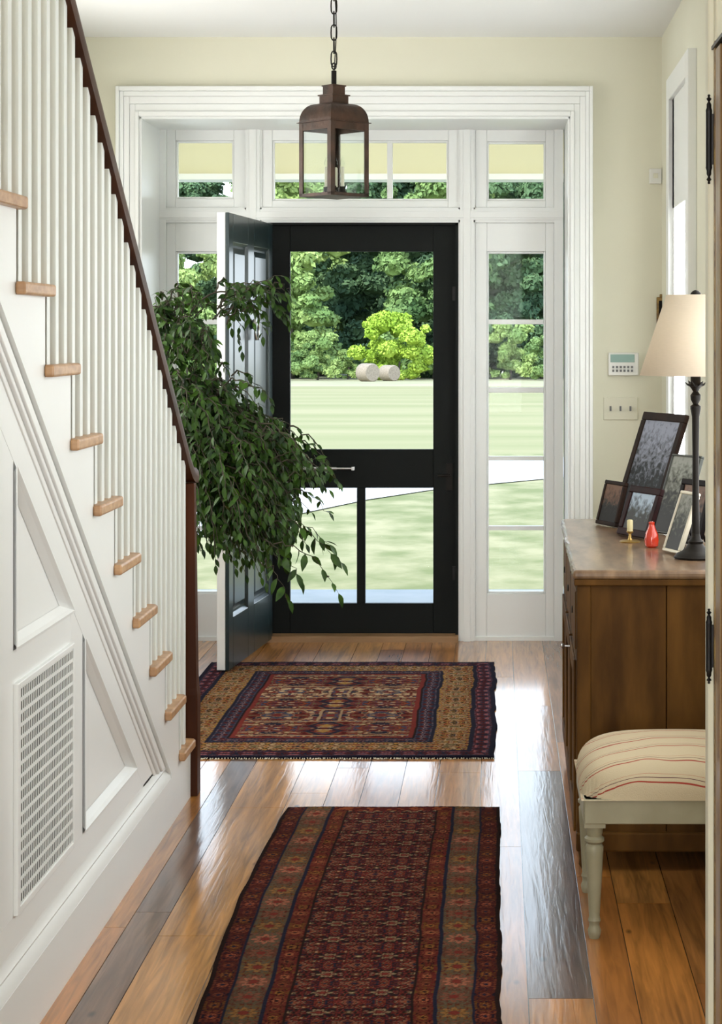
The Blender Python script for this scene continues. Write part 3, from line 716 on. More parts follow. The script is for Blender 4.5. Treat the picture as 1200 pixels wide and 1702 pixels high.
# cushion
nx, ny = 40, 34
vs = []; fs = []
W_, H_ = sx1-sx0, sy1-sy0
def cush(a_, b_):                    # a,b in -1..1
    r_ = (abs(a_)**5+abs(b_)**5)
    return .36+.115*max(0, 1-r_)**.42*(.86+.14*math.cos(a_*PI/2)*math.cos(b_*PI/2))
for i in range(nx+1):
    for j in range(ny+1):
        a_ = math.sin(PI/2*(2*i/nx-1)); b_ = math.sin(PI/2*(2*j/ny-1))
        vs.append(((sx0+sx1)/2+a_*W_/2, (sy0+sy1)/2+b_*H_/2, cush(a_, b_)))
for i in range(nx):
    for j in range(ny):
        p_ = i*(ny+1)+j; fs.append((p_, p_+ny+1, p_+ny+2, p_+1))
def stripe_mat():
    m = mat('striped_ticking', (.50, .41, .27), .9, (.54, .45, .31), 30, bump=.2, bscale=400)
    t = m.node_tree; b = t.nodes['Principled BSDF']
    co = t.nodes.new('ShaderNodeTexCoord'); sp_ = t.nodes.new('ShaderNodeSeparateXYZ'); t.links.new(co.outputs['Object'], sp_.inputs[0])
    # woven stripes run across the seat; their position is measured over the cushion (front height, then depth)
    n = t.nodes.new('ShaderNodeTexNoise'); n.inputs['Scale'].default_value = 3.2; t.links.new(co.outputs['Object'], n.inputs[0])
    ad = t.nodes.new('ShaderNodeMath'); ad.operation = 'MULTIPLY_ADD'; ad.inputs[1].default_value = .20; t.links.new(n.outputs[0], ad.inputs[0])
    s1 = t.nodes.new('ShaderNodeMath'); s1.operation = 'MULTIPLY_ADD'; s1.inputs[1].default_value = 1.0
    t.links.new(sp_.outputs['Z'], s1.inputs[0]); t.links.new(sp_.outputs['Y'], s1.inputs[2])
    t.links.new(s1.outputs[0], ad.inputs[2])
    src = t.nodes.new('ShaderNodeMath'); src.operation = 'MULTIPLY'; src.inputs[1].default_value = 10.5; t.links.new(ad.outputs[0], src.inputs[0])
    fr = t.nodes.new('ShaderNodeMath'); fr.operation = 'FRACT'; t.links.new(src.outputs[0], fr.inputs[0])
    r = t.nodes.new('ShaderNodeValToRGB'); cr_ = r.color_ramp; cr_.interpolation = 'CONSTANT'
    cr_.elements[0].position = 0; cr_.elements[0].color = (.50, .41, .27, 1)
    cr_.elements[1].position = .55; cr_.elements[1].color = (.30, .035, .02, 1)
    for p_, c_ in ((.60, (.50, .41, .27, 1)), (.72, (.09, .022, .03, 1)), (.745, (.50, .41, .27, 1)), (.86, (.38, .09, .05, 1)), (.875, (.50, .41, .27, 1))):
        e_ = cr_.elements.new(p_); e_.color = c_
    t.links.new(fr.outputs[0], r.inputs[0]); t.links.new(r.outputs[0], b.inputs['Base Color'])
    return m
MB().add(vs, fs).build('seat_cushion', stripe_mat(), stl, smooth=True)

# ================================================================== TABLE LAMP
lx, ly = .599, 5.75
lamp = thing('table_lamp', 'table lamp with cream cone shade and dark slender stem', 'lamp', (lx, ly, DZ))
MB().lathe([(.064, 0), (.066, .006), (.060, .012), (.056, .016), (.042, .022), (.030, .034), (.022, .045), (.024, .052), (.016, .060), (.013, .075)], (lx, ly, DZ), 32).build('base', M['dark_metal'], lamp, smooth=True)
z0 = DZ+.07
MB().lathe([(.013, 0), (.012, .02), (.0105, .12), (.010, .25), (.0115, .36), (.016, .385), (.016, .392), (.008, .398), (.015, .412), (.016, .425), (.008, .436), (.013, .445), (.022, .456), (.018, .462), (.0155, .465), (.0155, .56)], (lx, ly, z0), 24).build('stem', M['dark_metal'], lamp, smooth=True)
m_ = MB()
for i in range(6):
    a_ = i*PI/3+.05; c_, s_ = math.cos(a_), math.sin(a_)
    def pp(r_, z_, t_): return (lx+c_*r_-s_*t_, ly+s_*r_+c_*t_, z0+z_)
    m_.add([pp(.010, .448, -.008), pp(.010, .448, .008), pp(.026, .455, .006), pp(.036, .470, 0), pp(.026, .455, -.006), pp(.010, .455, -.008), pp(.010, .455, .008), pp(.026, .461, .006), pp(.026, .461, -.006)],
           [(0, 1, 2, 4), (2, 3, 4), (5, 8, 7, 6), (8, 3, 7), (0, 4, 8, 5), (4, 3, 8), (2, 1, 6, 7), (3, 2, 7)])
m_.build('leaf_collar', M['dark_metal'], lamp)
sz0, sz1 = 1.425, 1.668
m_ = MB().lathe([(.170, sz0), (.089, sz1)], (lx, ly, 0), 64, caps=False); sh = m_.build('lamp_shade', M['shade'], lamp, smooth=True)
so = sh.modifiers.new('s', 'SOLIDIFY'); so.thickness = .0025
m_ = MB().tube([(lx-.088, ly, sz1-.004), (lx+.088, ly, sz1-.004)], .0015, 6).tube([(lx, ly-.088, sz1-.004), (lx, ly+.088, sz1-.004)], .0015, 6).tube([(lx, ly, z0+.55), (lx, ly, sz1)], .003, 6)
m_.build('shade_spider', M['dark_metal'], lamp)
MB().lathe([(.004, 0), (.016, .001), (.015, .006), (.009, .012), (.003, .015)], (lx, ly, sz1), 20).build('finial', M['dark_metal'], lamp, smooth=True)

# ================================================================== PICTURE FRAMES on the dresser
def photo_mat(name, kind, seed):
    m = bpy.data.materials.new(name); m.use_nodes = True; t = m.node_tree; b = t.nodes['Principled BSDF']
    b.inputs['Roughness'].default_value = .4; b.inputs['Specular IOR Level'].default_value = .2
    co = t.nodes.new('ShaderNodeTexCoord'); mp = t.nodes.new('ShaderNodeMapping'); mp.inputs['Location'].default_value = (seed*3.7, seed, seed*1.3); t.links.new(co.outputs['Object'], mp.inputs[0])
    n = t.nodes.new('ShaderNodeTexNoise'); n.inputs['Scale'].default_value = 55 if kind != 'doc' else 30; n.inputs['Detail'].default_value = 3; n.inputs['Distortion'].default_value = .6
    t.links.new(mp.outputs[0], n.inputs[0])
    sp_ = t.nodes.new('ShaderNodeSeparateXYZ'); t.links.new(co.outputs['Generated'], sp_.inputs[0])
    # the picture: pale sky above, a darker group of figures below
    g = t.nodes.new('ShaderNodeMath'); g.operation = 'MULTIPLY_ADD'; g.inputs[1].default_value = .75; g.inputs[2].default_value = -.36; t.links.new(sp_.outputs['Z'], g.inputs[0])
    s_ = t.nodes.new('ShaderNodeMath'); s_.operation = 'ADD'; t.links.new(n.outputs[0], s_.inputs[0]); t.links.new(g.outputs[0], s_.inputs[1])
    r = t.nodes.new('ShaderNodeValToRGB')
    P = {'grey': [(.002, .003, .004), (.014, .020, .024), (.085, .09, .11), (.25, .27, .34)], 'warm': [(.004, .003, .002), (.014, .014, .012), (.07, .035, .02), (.15, .08, .05)],
         'blue': [(.002, .003, .002), (.008, .014, .006), (.07, .09, .11), (.34, .43, .54)], 'green': [(.002, .003, .002), (.012, .016, .012), (.06, .065, .045), (.24, .25, .22)]}[kind]
    r.color_ramp.elements[0].position = .38; r.color_ramp.elements[0].color = (*P[0], 1)
    r.color_ramp.elements[1].position = .85; r.color_ramp.elements[1].color = (*P[3], 1)
    for p_, c_ in ((.47, P[1]), (.56, P[2])):
        e_ = r.color_ramp.elements.new(p_); e_.color = (*c_, 1)
    t.links.new(s_.outputs[0], r.inputs[0]); t.links.new(r.outputs[0], b.inputs['Base Color']); return m
def picture(label, q, fw, fm, pk, seed, matw=0, depth=.016):
    bx_, by_, psi, th, w_, h_ = q
    root = thing('picture_frame', label, 'picture frame', (bx_, by_, DZ), psi, world_coords=False)
    T = Matrix.Translation((0, 0, .0)) @ Matrix.Rotation(-th, 4, 'X')     # lean back (+y local)
    lift = depth*math.sin(th)
    T = Matrix.Translation((0, 0, lift+.0015)) @ T
    m_ = MB().box(-w_/2, w_/2, 0, depth, 0, fw).box(-w_/2, w_/2, 0, depth, h_-fw, h_).box(-w_/2, -w_/2+fw, 0, depth, fw, h_-fw).box(w_/2-fw, w_/2, 0, depth, fw, h_-fw)
    m_.v = [tuple(v) for v in m_.v]; m_.xf(T).build('frame', M[fm], root, bevel=.003)
    if matw:
        MB().box(-w_/2+fw, w_/2-fw, .006, .010, fw, h_-fw).xf(T).build('mount', M['frame_cream'], root)
    k = fw+matw
    ph = MB().box(-w_/2+k, w_/2-k, .004, .009, k, h_-k).xf(T).build('photograph', photo_mat('photo_'+pk+str(seed), pk, seed), root)
    MB().box(-w_/2+.006, w_/2-.006, depth-.004, depth+.003, .006, h_-.006).xf(T).build('backing', M['frame_dark'], root)
    # easel strut
    p0 = T @ Vector((0, depth+.003, h_*.55)); reach = min(.05+h_*.1, .085)
    MB().tube([tuple(p0), (0, p0.y+reach*.6, .004)], .004, 6).build('easel_strut', M['frame_dark'], root)
    return root
picture('tallest dark framed photograph of a group, at the back of the dresser', (.47, 6.718, -1.141, .336, .307, .415), .03, 'frame_brown', 'grey', 1)
picture('smallest brown framed photograph at the far left of the dresser top', (.376, 6.700, -1.135, .266, .148, .16), .014, 'frame_brown', 'warm', 2)
picture('dark red-brown framed photograph directly behind the small candle stand', (.443, 6.329, -1.092, .349, .195, .172), .024, 'frame_red', 'blue', 3)
picture('thin grey-green framed photograph behind the stem of the lamp', (.563, 6.404, -.97, .352, .154, .28), .008, 'frame_green', 'green', 4)
picture('narrow cream-edged framed photograph leaning left of the lamp base', (.53, 5.861, -1.195, .344, .111, .197), .010, 'frame_cream', 'green', 5)
picture('dark framed photograph between lamp stem and wall', (.596, 6.12, -1.0, .285, .159, .211), .02, 'frame_dark', 'warm', 6)

# candle stand and red glass on the dresser
def onD(px, py): d = (CH-DZ)*F_/(py-CY); return ((px-CX)*d/F_, d)
cx_, cy_ = onD(1047, 901)
cs = thing('candle_stand', 'small brass candle stand with a cream candle on the dresser', 'candle stand', (cx_, cy_, DZ))
MB().lathe([(.034, 0), (.035, .003), (.028, .006), (.008, .008), (.005, .014), (.005, .028), (.011, .032), (.012, .036)], (cx_, cy_, DZ), 24).build('stand', M['brass'], cs, smooth=True)
MB().lathe([(.0095, 0), (.0098, .034), (.008, .037), (.001, .038)], (cx_, cy_, DZ+.036), 18).build('candle', M['wax'], cs, smooth=True)
cx_, cy_ = onD(1083, 910)
v_ = MB().lathe([(.014, 0), (.021, .006), (.023, .024), (.020, .045), (.012, .062), (.0085, .074), (.010, .081), (.005, .083)], (cx_, cy_, DZ), 22)
v_ = v_.build('red_bottle', M['red_glass'], smooth=True, origin=(cx_, cy_, DZ)); tag(v_, 'small red-orange glass bottle in front of the framed photographs', 'bottle')

# ================================================================== HANGING LANTERN
hx, hy = -.624, 7.2
def lz(py): return CH-(py-CY)*hy/F_
ln = thing('hanging_lantern', 'aged copper glass lantern hanging on a chain from the ceiling', 'lantern', (hx, hy, ZC))
rb = .1325                                         # half diagonal
def sring(r_, z_): return [(hx+r_*math.cos(a_), hy+r_*math.sin(a_), z_) for a_ in (-PI/2, 0, PI/2, PI)]
def sq_lathe(prof, name, m, parent, sm=False, bevel=0):
    vs = []
    for r_, z_ in prof: vs += sring(r_, z_)
    n_ = len(prof); fs = [(j*4+i, j*4+(i+1) % 4, (j+1)*4+(i+1) % 4, (j+1)*4+i) for j in range(n_-1) for i in range(4)]+[(3, 2, 1, 0), tuple(4*n_-4+i for i in range(4))]
    return MB().add(vs, fs).build(name, m, parent, bevel=bevel)
zb, ze = lz(326), lz(205)
rf = []
for i in range(11):
    a_ = i/10*PI/2; rf.append((.062+(rb-.062)*math.cos(a_)**.85, ze+.002+(lz(173)-ze-.002)*math.sin(a_)))
vs = []; fs = []
for r_, z_ in [(rb-.004, ze-.002)]+rf: vs += sring(r_, z_)
n_ = len(vs)//4; fs = [(j*4+i, j*4+(i+1) % 4, (j+1)*4+(i+1) % 4, (j+1)*4+i) for j in range(n_-1) for i in range(4)]
roof = MB().add(vs, fs).build('roof', M['bronze'], ln); so = roof.modifiers.new('s', 'SOLIDIFY'); so.thickness = .002
roof.data.polygons.foreach_set('use_smooth', [True]*len(roof.data.polygons)); roof.data.set_sharp_from_angle(angle=R(50))
sq_lathe([(.055, lz(176)), (.055, lz(160)), (.062, lz(160)), (.062, lz(158)), (.042, lz(157)), (.042, lz(144)), (.047, lz(144)), (.047, lz(142)), (.012, lz(141))], 'chimney_cap', M['bronze'], ln)
MB().lathe([(.010, lz(142)), (.010, lz(118)), (.006, lz(117))], (hx, hy, 0), 12).build('stem', M['dark_metal'], ln, smooth=True)
# square frame: bottom, posts, top band
def ringband(r0, r1, z0_, z1_):
    v = sring(r0, z0_)+sring(r1, z0_)+sring(r0, z1_)+sring(r1, z1_)
    f = []
    for i in range(4):
        k = (i+1) % 4; f += [(i, k, 4+k, 4+i), (8+i, 12+i, 12+k, 8+k), (4+i, 4+k, 12+k, 12+i), (i, 8+i, 8+k, k)]
    return v, f
m_ = MB(); m_.add(*ringband(rb-.016, rb, zb-.004, zb+.008)); m_.add(sring(rb-.010, zb-.004)+sring(rb-.010, zb-.001), [(3, 2, 1, 0), (4, 5, 6, 7), (0, 1, 5, 4), (1, 2, 6, 5), (2, 3, 7, 6), (3, 0, 4, 7)])
m_.build('base_plate', M['bronze'], ln)
m_ = MB(); m_.add(*ringband(rb-.008, rb-.001, ze-.030, ze)); m_.add(*ringband(rb-.004, rb+.010, ze-.001, ze+.002)); m_.build('top_band', M['bronze'], ln)
for i in range(4):
    c_ = [Vector(v) for v in sring(rb, 0)]; P_, A_, B_ = c_[i], c_[i-1], c_[(i+1) % 4]; p_ = MB()
    ua, ub = (A_-P_).normalized(), (B_-P_).normalized(); lw, th_ = .021, .003
    pl_ = [P_, P_+ua*lw, P_+ua*lw+ub*th_, P_+ua*th_+ub*th_, P_+ub*lw+ua*th_, P_+ub*lw]
    p_.prism([(v.x, v.y) for v in pl_], 'z', zb, ze).build('corner_post', M['bronze'], ln)
for i in range(4):
    v = sring(rb-.009, zb+.008); u_ = sring(rb-.009, ze-.03); k = (i+1) % 4
    g_ = MB().add([v[i], v[k], u_[k], u_[i]], [(0, 1, 2, 3)]).build('glass_pane', M['lantern_glass'], ln)
    so = g_.modifiers.new('s', 'SOLIDIFY'); so.thickness = .0015
# candle cluster
MB().lathe([(.040, 0), (.042, .006), (.012, .010), (.008, .018)], (hx, hy, zb), 20).build('candle_tray', M['dark_metal'], ln, smooth=True)
for dx_, dy_ in ((-.030, .014), (.033, -.004), (.004, .036), (0, -.034)):
    k_ = MB().lathe([(.013, 0), (.019, .003), (.011, .010), (.011, .022), (.013, .026)], (hx+dx_, hy+dy_, zb+.010), 16).build('candle_cup', M['dark_metal'], ln, smooth=True)
    MB().lathe([(.0068, 0), (.0068, .075), (.004, .078)], (hx+dx_, hy+dy_, zb+.034), 12).build('candle_sleeve', M['plate'], k_, smooth=True)
    MB().lathe([(.004, 0), (.008, .010), (.0075, .018), (.003, .032), (.0008, .042)], (hx+dx_, hy+dy_, zb+.112), 12).build('bulb', M['glass'], k_, smooth=True)
# chain
def link(zc_, flip, lw=.011, lh=.030, r_=.0026):
    pts = []
    for t in np.linspace(0, 2*PI, 17)[:-1]:
        a_, b_ = lw*math.cos(t), lh*math.sin(t)*.62+.38*lh*(1 if math.sin(t) > .01 else -1 if math.sin(t) < -.01 else 0); pts.append((a_, b_))
    m_ = MB(); P3 = [(hx+(p_[0] if flip else 0), hy+(0 if flip else p_[0]), zc_+p_[1]) for p_ in pts]
    P3.append(P3[0]); m_.tube(P3, r_, 6); return m_
m_ = MB(); z_ = lz(118)+.006; m_.tube([(hx+.008*math.sin(t), hy, z_+.012-.012*math.cos(t)) for t in np.linspace(0, 2*PI, 13)], .003, 6)
m_.build('hook', M['dark_metal'], ln, smooth=True)
z_ = z_+.040; fl_ = 1
while z_ < ZC-.04:
    link(z_, fl_).build('chain_link', M['dark_metal'], ln, smooth=True); fl_ = 1-fl_; z_ += .050
MB().lathe([(.05, 0), (.06, .012), (.06, .02)], (hx, hy, ZC-.022), 24).build('ceiling_rose', M['dark_metal'], ln, smooth=True)
MB().tube([(hx+.008*math.sin(s_*9), hy+.006, lz(118)+s_) for s_ in np.linspace(0, ZC-lz(118)-.02, 40)], .0022, 6).build('cord', M['dark_metal'], ln, smooth=True)

# ================================================================== WALL FITTINGS
def wx(px): return (px-CX)*YW/F_
def wz(py): return CH-(py-CY)*YW/F_
kp = thing('alarm_keypad', 'white alarm keypad with green-grey screen on the front wall', 'keypad', (wx(1036), YW, wz(625)))
box_o('case', (wx(1011), wx(1061), YW-.025, YW, wz(624), wz(586)), M['plastic'], kp, .004)
box_o('screen', (wx(1014), wx(1054), YW-.028, YW-.024, wz(602), wz(589)), M['lcd'], kp)
m_ = MB()
for i in range(6):
    for j in range(2):
        m_.box(wx(1017+i*6.2), wx(1020.5+i*6.2), YW-.028, YW-.024, wz(612+j*6), wz(608+j*6))
m_.build('keys', M['key'], kp)
sw = thing('switch_plate', 'cream triple light switch plate below the alarm keypad', 'light switch', (wx(1031), YW, wz(698)))
box_o('plate', (wx(1003), wx(1060), YW-.006, YW, wz(698), wz(660)), M['plate'], sw, .003)
for i in range(3): box_o('toggle', (wx(1013+i*16.5), wx(1016+i*16.5), YW-.018, YW-.005, wz(683), wz(675)), M['key'], sw)
sn = thing('wall_sensor', 'small white square sensor box high on the front wall', 'sensor', (wx(1090), YW, wz(306)))
box_o('case', (wx(1079), wx(1099), YW-.028, YW, wz(306), wz(281)), M['plastic'], sn, .004)
box_o('button', (wx(1085), wx(1093), YW-.031, YW-.027, wz(297), wz(289)), M['plate'], sn, .001)
wf = thing('wall_picture', 'narrow gilt-edged dark wall hanging half behind the lamp shade', 'picture', (wx(1098), YW, wz(600)))
m_ = MB().box(wx(1091), wx(1105), YW-.018, YW, wz(560), wz(494)); m_.box(wx(1096), wx(1101), YW-.02, YW, wz(494), wz(489))
m_.build('frame', M['gilt'], wf, bevel=.003)
box_o('picture_panel', (wx(1094.5), wx(1102), YW-.021, YW-.017, wz(556), wz(500)), M['frame_dark'], wf)
# power outlet low on the wall is hidden

# ================================================================== NEAR PINE DOOR with iron hinges (door_3) and its post
struct('trim_6', MB().box(.3465, .3585, 3.13, 3.172, 0, 2.18).box(.356, XN+.002, 3.10, 3.172, 0, ZC), M['plate'], bevel=.003)
d3 = thing('door_3', 'near pine door with black iron hinges at the right edge', 'door', (.362, 3.12, .01), kind='structure')
m_ = MB(); X0 = .3585
m_.box(X0, X0+.012, 2.25, 3.118, .01, 2.015)
m_.box(X0-.004, X0, 3.03, 3.095, .01, 2.015).box(X0-.004, X0, 2.25, 2.33, .01, 2.015)
m_.build('door_leaf', M['pine_door'], d3, bevel=.002)
MB().box(X0-.0045, X0-.0005, 3.10, 3.116, .01, 2.03).build('edge_bead', M['gilt'], d3, bevel=.001)
m_ = MB().box(X0-.007, XN-.001, 2.2, 3.125, 2.018, 2.024); m_.build('top_edge', M['black_iron'], d3)
for (za, zb_) in ((CH-(308-CY)/1000, CH-(160-CY)/1000), (CH-(1132-CY)/1000, CH-(1008-CY)/1000), (.12, .268)):
    H = zb_-za; r_ = .0052
    p_ = [(.001, 0), (.0025, .01), (.0015, .03), (.0045, .05), (.0015, .08), (.004, .11), (.004, .15), (.0055, .18), (r_, .2), (r_, .8), (.0055, .82), (.004, .85), (.004, .89), (.0015, .92), (.0045, .95), (.0015, .97), (.0025, .99), (.001, 1)]
    hg = MB().lathe([(a_, b_*H) for a_, b_ in p_], (.3475, 3.125, za), 14); hg.box(.3495, .3575, 3.122, 3.13, za+.22*H, za+.78*H)
    hg.build('hinge', M['black_iron'], d3, smooth=True)['label'] = 'black iron hinge with finials'

# ================================================================== FICUS
random.seed(21); rng = np.random.default_rng(5)
px0_, py0_ = -1.66, 7.75
fic = thing('potted_ficus', 'leafy potted ficus tree spreading in front of the open door', 'plant', (px0_, py0_, 0))
MB().lathe([(.13, 0), (.15, .02), (.19, .30), (.21, .31), (.21, .35), (.19, .35), (.185, .31)], (px0_, py0_, 0), 32, caps=False).build('pot', M['pot'], fic, smooth=True)
MB().lathe([(.001, .30), (.185, .31), (.001, .312)], (px0_, py0_, 0), 28, caps=False).build('soil', M['soil'], fic)
def at(px, py, d): return Vector(((px-CX)*d/F_, d, CH-(py-CY)*d/F_))
bark = MB(); LV = []; LF = []
def leaf(p, d, n, s):
    d = d.normalized(); side = d.cross(n)
    if side.length < 1e-3: side = d.orthogonal()
    side.normalize(); n = side.cross(d).normalized()
    b = len(LV); w_ = s*.21
    prof_ = [(0, .02), (.22, .75), (.45, 1), (.7, .72), (.88, .3), (1.0, 0)]
    for t_, ww in prof_:
        c_ = p+d*s*t_-n*s*.16*t_*t_*1.3
        LV.append(c_-side*w_*ww+n*s*.05*ww); LV.append(c_); LV.append(c_+side*w_*ww+n*s*.05*ww)
    for i in range(len(prof_)-1):
        k = b+i*3; LF.append((k, k+3, k+4, k+1)); LF.append((k+1, k+4, k+5, k+2))
def twig(p0, p1, sag, nl, s, r0=.004, spread=1.0):
    pts = []; m_ = 10
    for i in range(m_+1):
        t_ = i/m_; p = p0.lerp(p1, t_); p.z += sag*4*t_*(1-t_); p += Vector(rng.normal(0, .006, 3)); pts.append(p)
    bark.tube(pts, [r0*(1-.75*i/m_) for i in range(m_+1)], 5)
    for k in range(nl):
        t_ = .12+.88*(k+rng.random()*.6)/nl; f = min(t_*m_, m_-.001); i = int(f); p = pts[i].lerp(pts[i+1], f-i)
        ax = (pts[i+1]-pts[i]).normalized()
        sd = ax.cross(Vector((0, 0, 1)))
        if sd.length < .05: sd = Vector((1, 0, 0))
        sd.normalize(); sg = 1 if k % 2 else -1
        d = ax*.55+sd*sg*(.7*spread)+Vector((0, 0, -.55))+Vector(rng.normal(0, .35, 3))
        nn = Vector((0, -.35, 1))+Vector(rng.normal(0, .45, 3))
        leaf(p, d, nn, s*(.75+.5*rng.random()))
    leaf(pts[-1], (pts[-1]-pts[-2])+Vector((0, 0, -.02)), Vector((0, -.4, 1)), s)
trunk_top = Vector((-1.62, 7.78, 1.15))
for k in range(3):
    a_ = k*2.1; q = [Vector((px0_+.03*math.cos(a_+t_*5), py0_+.03*math.sin(a_+t_*5), .3+.85*t_)) for t_ in np.linspace(0, 1, 14)]
    bark.tube(q, [.017-.006*i/13 for i in range(14)], 8)
def spray(target, rad, n, nl, s, hub, d_rng=.25, droop=.12):
    """n twigs ending scattered about target, coming from a hub"""
    for _ in range(n):
        e_ = target+Vector((rng.normal(0, rad[0]), rng.normal(0, d_rng), rng.normal(0, rad[1])))
        st_ = hub.lerp(e_, .25+.35*rng.random())+Vector(rng.normal(0, .03, 3))
        twig(st_, e_-Vector((0, 0, droop)), .05, nl, s)
def bough(a_, b_, sag, r=.011):
    m_ = 12; pts = []
    for i in range(m_+1):
        t_ = i/m_; p = a_.lerp(b_, t_); p.z += sag*4*t_*(1-t_); pts.append(p)
    bark.tube(pts, [r*(1-.7*i/m_) for i in range(m_+1)], 6)
h1 = at(250, 640, 7.9); h2 = at(290, 560, 7.9); h3 = at(340, 700, 7.8)
for h_ in (h1, h2, h3): bough(trunk_top, h_, .08)
# lower-left shoulder behind the rail and newel
blobs = [  # px, py, d, rad px x, rad px y, twigs, leaves
 (268, 530, 7.9, 20, 30, 9, 12), (310, 560, 7.9, 30, 22, 10, 12), (345, 600, 7.8, 22, 26, 8, 11), (275, 610, 7.8, 22, 34, 8, 11),
 (320, 505, 8.0, 30, 10, 4, 9),
 (310, 690, 7.8, 30, 34, 15, 13), (360, 700, 7.8, 34, 34, 17, 13), (405, 735, 7.8, 34, 32, 19, 14), (360, 775, 7.75, 34, 34, 20, 14), (330, 760, 7.75, 22, 40, 12, 13),
 (430, 790, 7.75, 36, 32, 20, 14), (470, 780, 7.8, 28, 28, 14, 13), (400, 845, 7.75, 40, 26, 20, 13), (455, 850, 7.8, 34, 30, 16, 13), (350, 850, 7.75, 22, 28, 11, 12),
 (350, 835, 7.75, 26, 34, 9, 12), (375, 895, 7.8, 22, 22, 8, 11), (470, 830, 7.75, 22, 34, 9, 12), (480, 880, 7.75, 16, 30, 6, 11), (430, 930, 7.8, 26, 12, 5, 9), (470, 745, 7.8, 20, 20, 6, 11), (345, 905, 7.75, 16, 12, 4, 9), (425, 505, 8.0, 30, 22, 5, 11), (455, 480, 8.0, 18, 16, 3, 10), (425, 665, 7.85, 22, 18, 3, 9), (415, 905, 7.8, 26, 22, 9, 11), (445, 860, 7.75, 26, 30, 10, 12), (385, 810, 7.7, 50, 40, 16, 13), (290, 655, 7.9, 20, 40, 8, 12), (345, 650, 7.85, 22, 16, 6, 11), (455, 905, 7.8, 22, 22, 8, 10), (500, 790, 7.7, 24, 14, 6, 12), (530, 785, 7.6, 22, 10, 4, 11)]
for (a_, b_, d_, ra, rb_, n_, nl_) in blobs:
    T_ = at(a_, b_-14, d_); hub = h1.lerp(T_, .45) if b_ > 640 else h2.lerp(T_, .35)
    spray(T_, (ra*d_/F_*.8, rb_*d_/F_*.8), int(n_*2.5), nl_, .041, hub, .16, .05)
# bough reaching right in front of the screen door and its sprigs
b0 = at(430, 770, 7.75); bough(h3, b0, .03, .009); bough(b0, at(520, 780, 7.65), .02, .006)
for (a_, b_, c_, e_) in [((470, 770), (560, 800), .03, 12), ((450, 760), (545, 775), .03, 10), ((480, 790), (545, 815), .02, 9), ((478, 815), (545, 852), .03, 8)]:
    twig(at(*a_, 7.6), at(*b_, 7.6), c_, e_, .042, .003)
for (a_, b_, c_, e_) in [((440, 850), (562, 935), .04, 13), ((450, 870), (545, 905), .04, 9), ((455, 900), (562, 985), .05, 8), ((440, 900), (500, 965), .02, 7), ((440, 930), (480, 1000), .02, 5)]:
    twig(at(*a_, 7.5), at(*b_, 7.5), c_, e_, .062, .003)
twig(at(320, 870, 7.7), at(332, 915, 7.7), 0, 3, .05)
# upper spray before the door
b1 = at(405, 500, 8.0); bough(h2, b1, .10, .007)
for (a_, b_) in [((400, 500), (478, 455)), ((390, 495), (385, 545)), ((410, 495), (440, 560)), ((415, 490), (488, 548)), ((400, 480), (450, 500)), ((420, 500), (470, 520)), ((385, 490), (420, 540)), ((390, 500), (400, 585)), ((430, 480), (480, 500))]:
    twig(at(*a_, 8.0), at(*b_, 8.0), .03, 10, .045, .003)
bark.build('branches', M['bark'], fic)
me = bpy.data.meshes.new('foliage'); off = Vector(fic['_w']); me.from_pydata([tuple(v-off) for v in LV], [], LF); me.materials.append(M['leaf']); me.update()
me.polygons.foreach_set('use_smooth', [True]*len(me.polygons))
o = bpy.data.objects.new('foliage', me); C.objects.link(o); o.parent = fic

# ================================================================== OUTSIDE
struct('porch_floor', MB().box(-9, 7, YW+.62, 11.72, -.16, -.03), M['stone'])
struct('porch_ceiling', MB().box(-9, 7, YW+.6, 12.0, 2.78, 2.86), M['porch_yellow'])
struct('porch_beam', MB().box(-9, 7, 11.5, 11.66, 2.52, 2.80).box(-9, 7, 11.47, 11.69, 2.485, 2.52, 1), [M['porch_yellow'], M['white']])
struct('wall_outside', MB().box(-9, XL-.2, YW+.1, YW+.6, -.3, 5.4).box(XR+.2, 7, YW+.1, YW+.6, -.3, 5.4).box(XL-.2, XR+.2, YW+.1, YW+.6, ZC+.12, 5.4), M['porch_yellow'])
def gz(y):                                   # gentle fall of the land
    return -.35 if y < 30 else -.35-(y-30)*1.05/90
def ground(name, ys, x0, x1, m, dz=0):
    mb = MB(); vs = []
    for y in ys: vs += [(x0, y, gz(y)+dz), (x1, y, gz(y)+dz)]
    mb.add(vs, [(2*i, 2*i+1, 2*i+3, 2*i+2) for i in range(len(ys)-1)]); return struct(name, mb, m)
ground('lawn', [YW+.6, 20, 30], -60, 60, M['lawn'])
ground('field', [30, 60, 80, 97], -90, 70, M['field'])
ground('field_edge', [97, 120, 150, 230], -150, 120, M['verge'])
# pale drive curving past the door; (x, near y, far y)
dv = [(-22, 10, 13), (-12, 11, 16), (-6, 12.5, 21), (-3.4, 15.5, 25), (-2.16, 19.7, 27), (-1.5, 21.6, 27.7), (-.79, 23, 28.2), (0, 24, 28.5), (.6, 24.7, 28.9), (2, 26, 29.6), (8, 28.2, 31), (20, 28.8, 31.5)]
vs = []
for x_, a_, b_ in dv: vs += [(x_, a_, gz(a_)+.012), (x_, b_, gz(b_)+.012)]
struct('driveway', MB().add(vs, [(2*i, 2*i+2, 2*i+3, 2*i+1) for i in range(len(dv)-1)]), M['drive'])
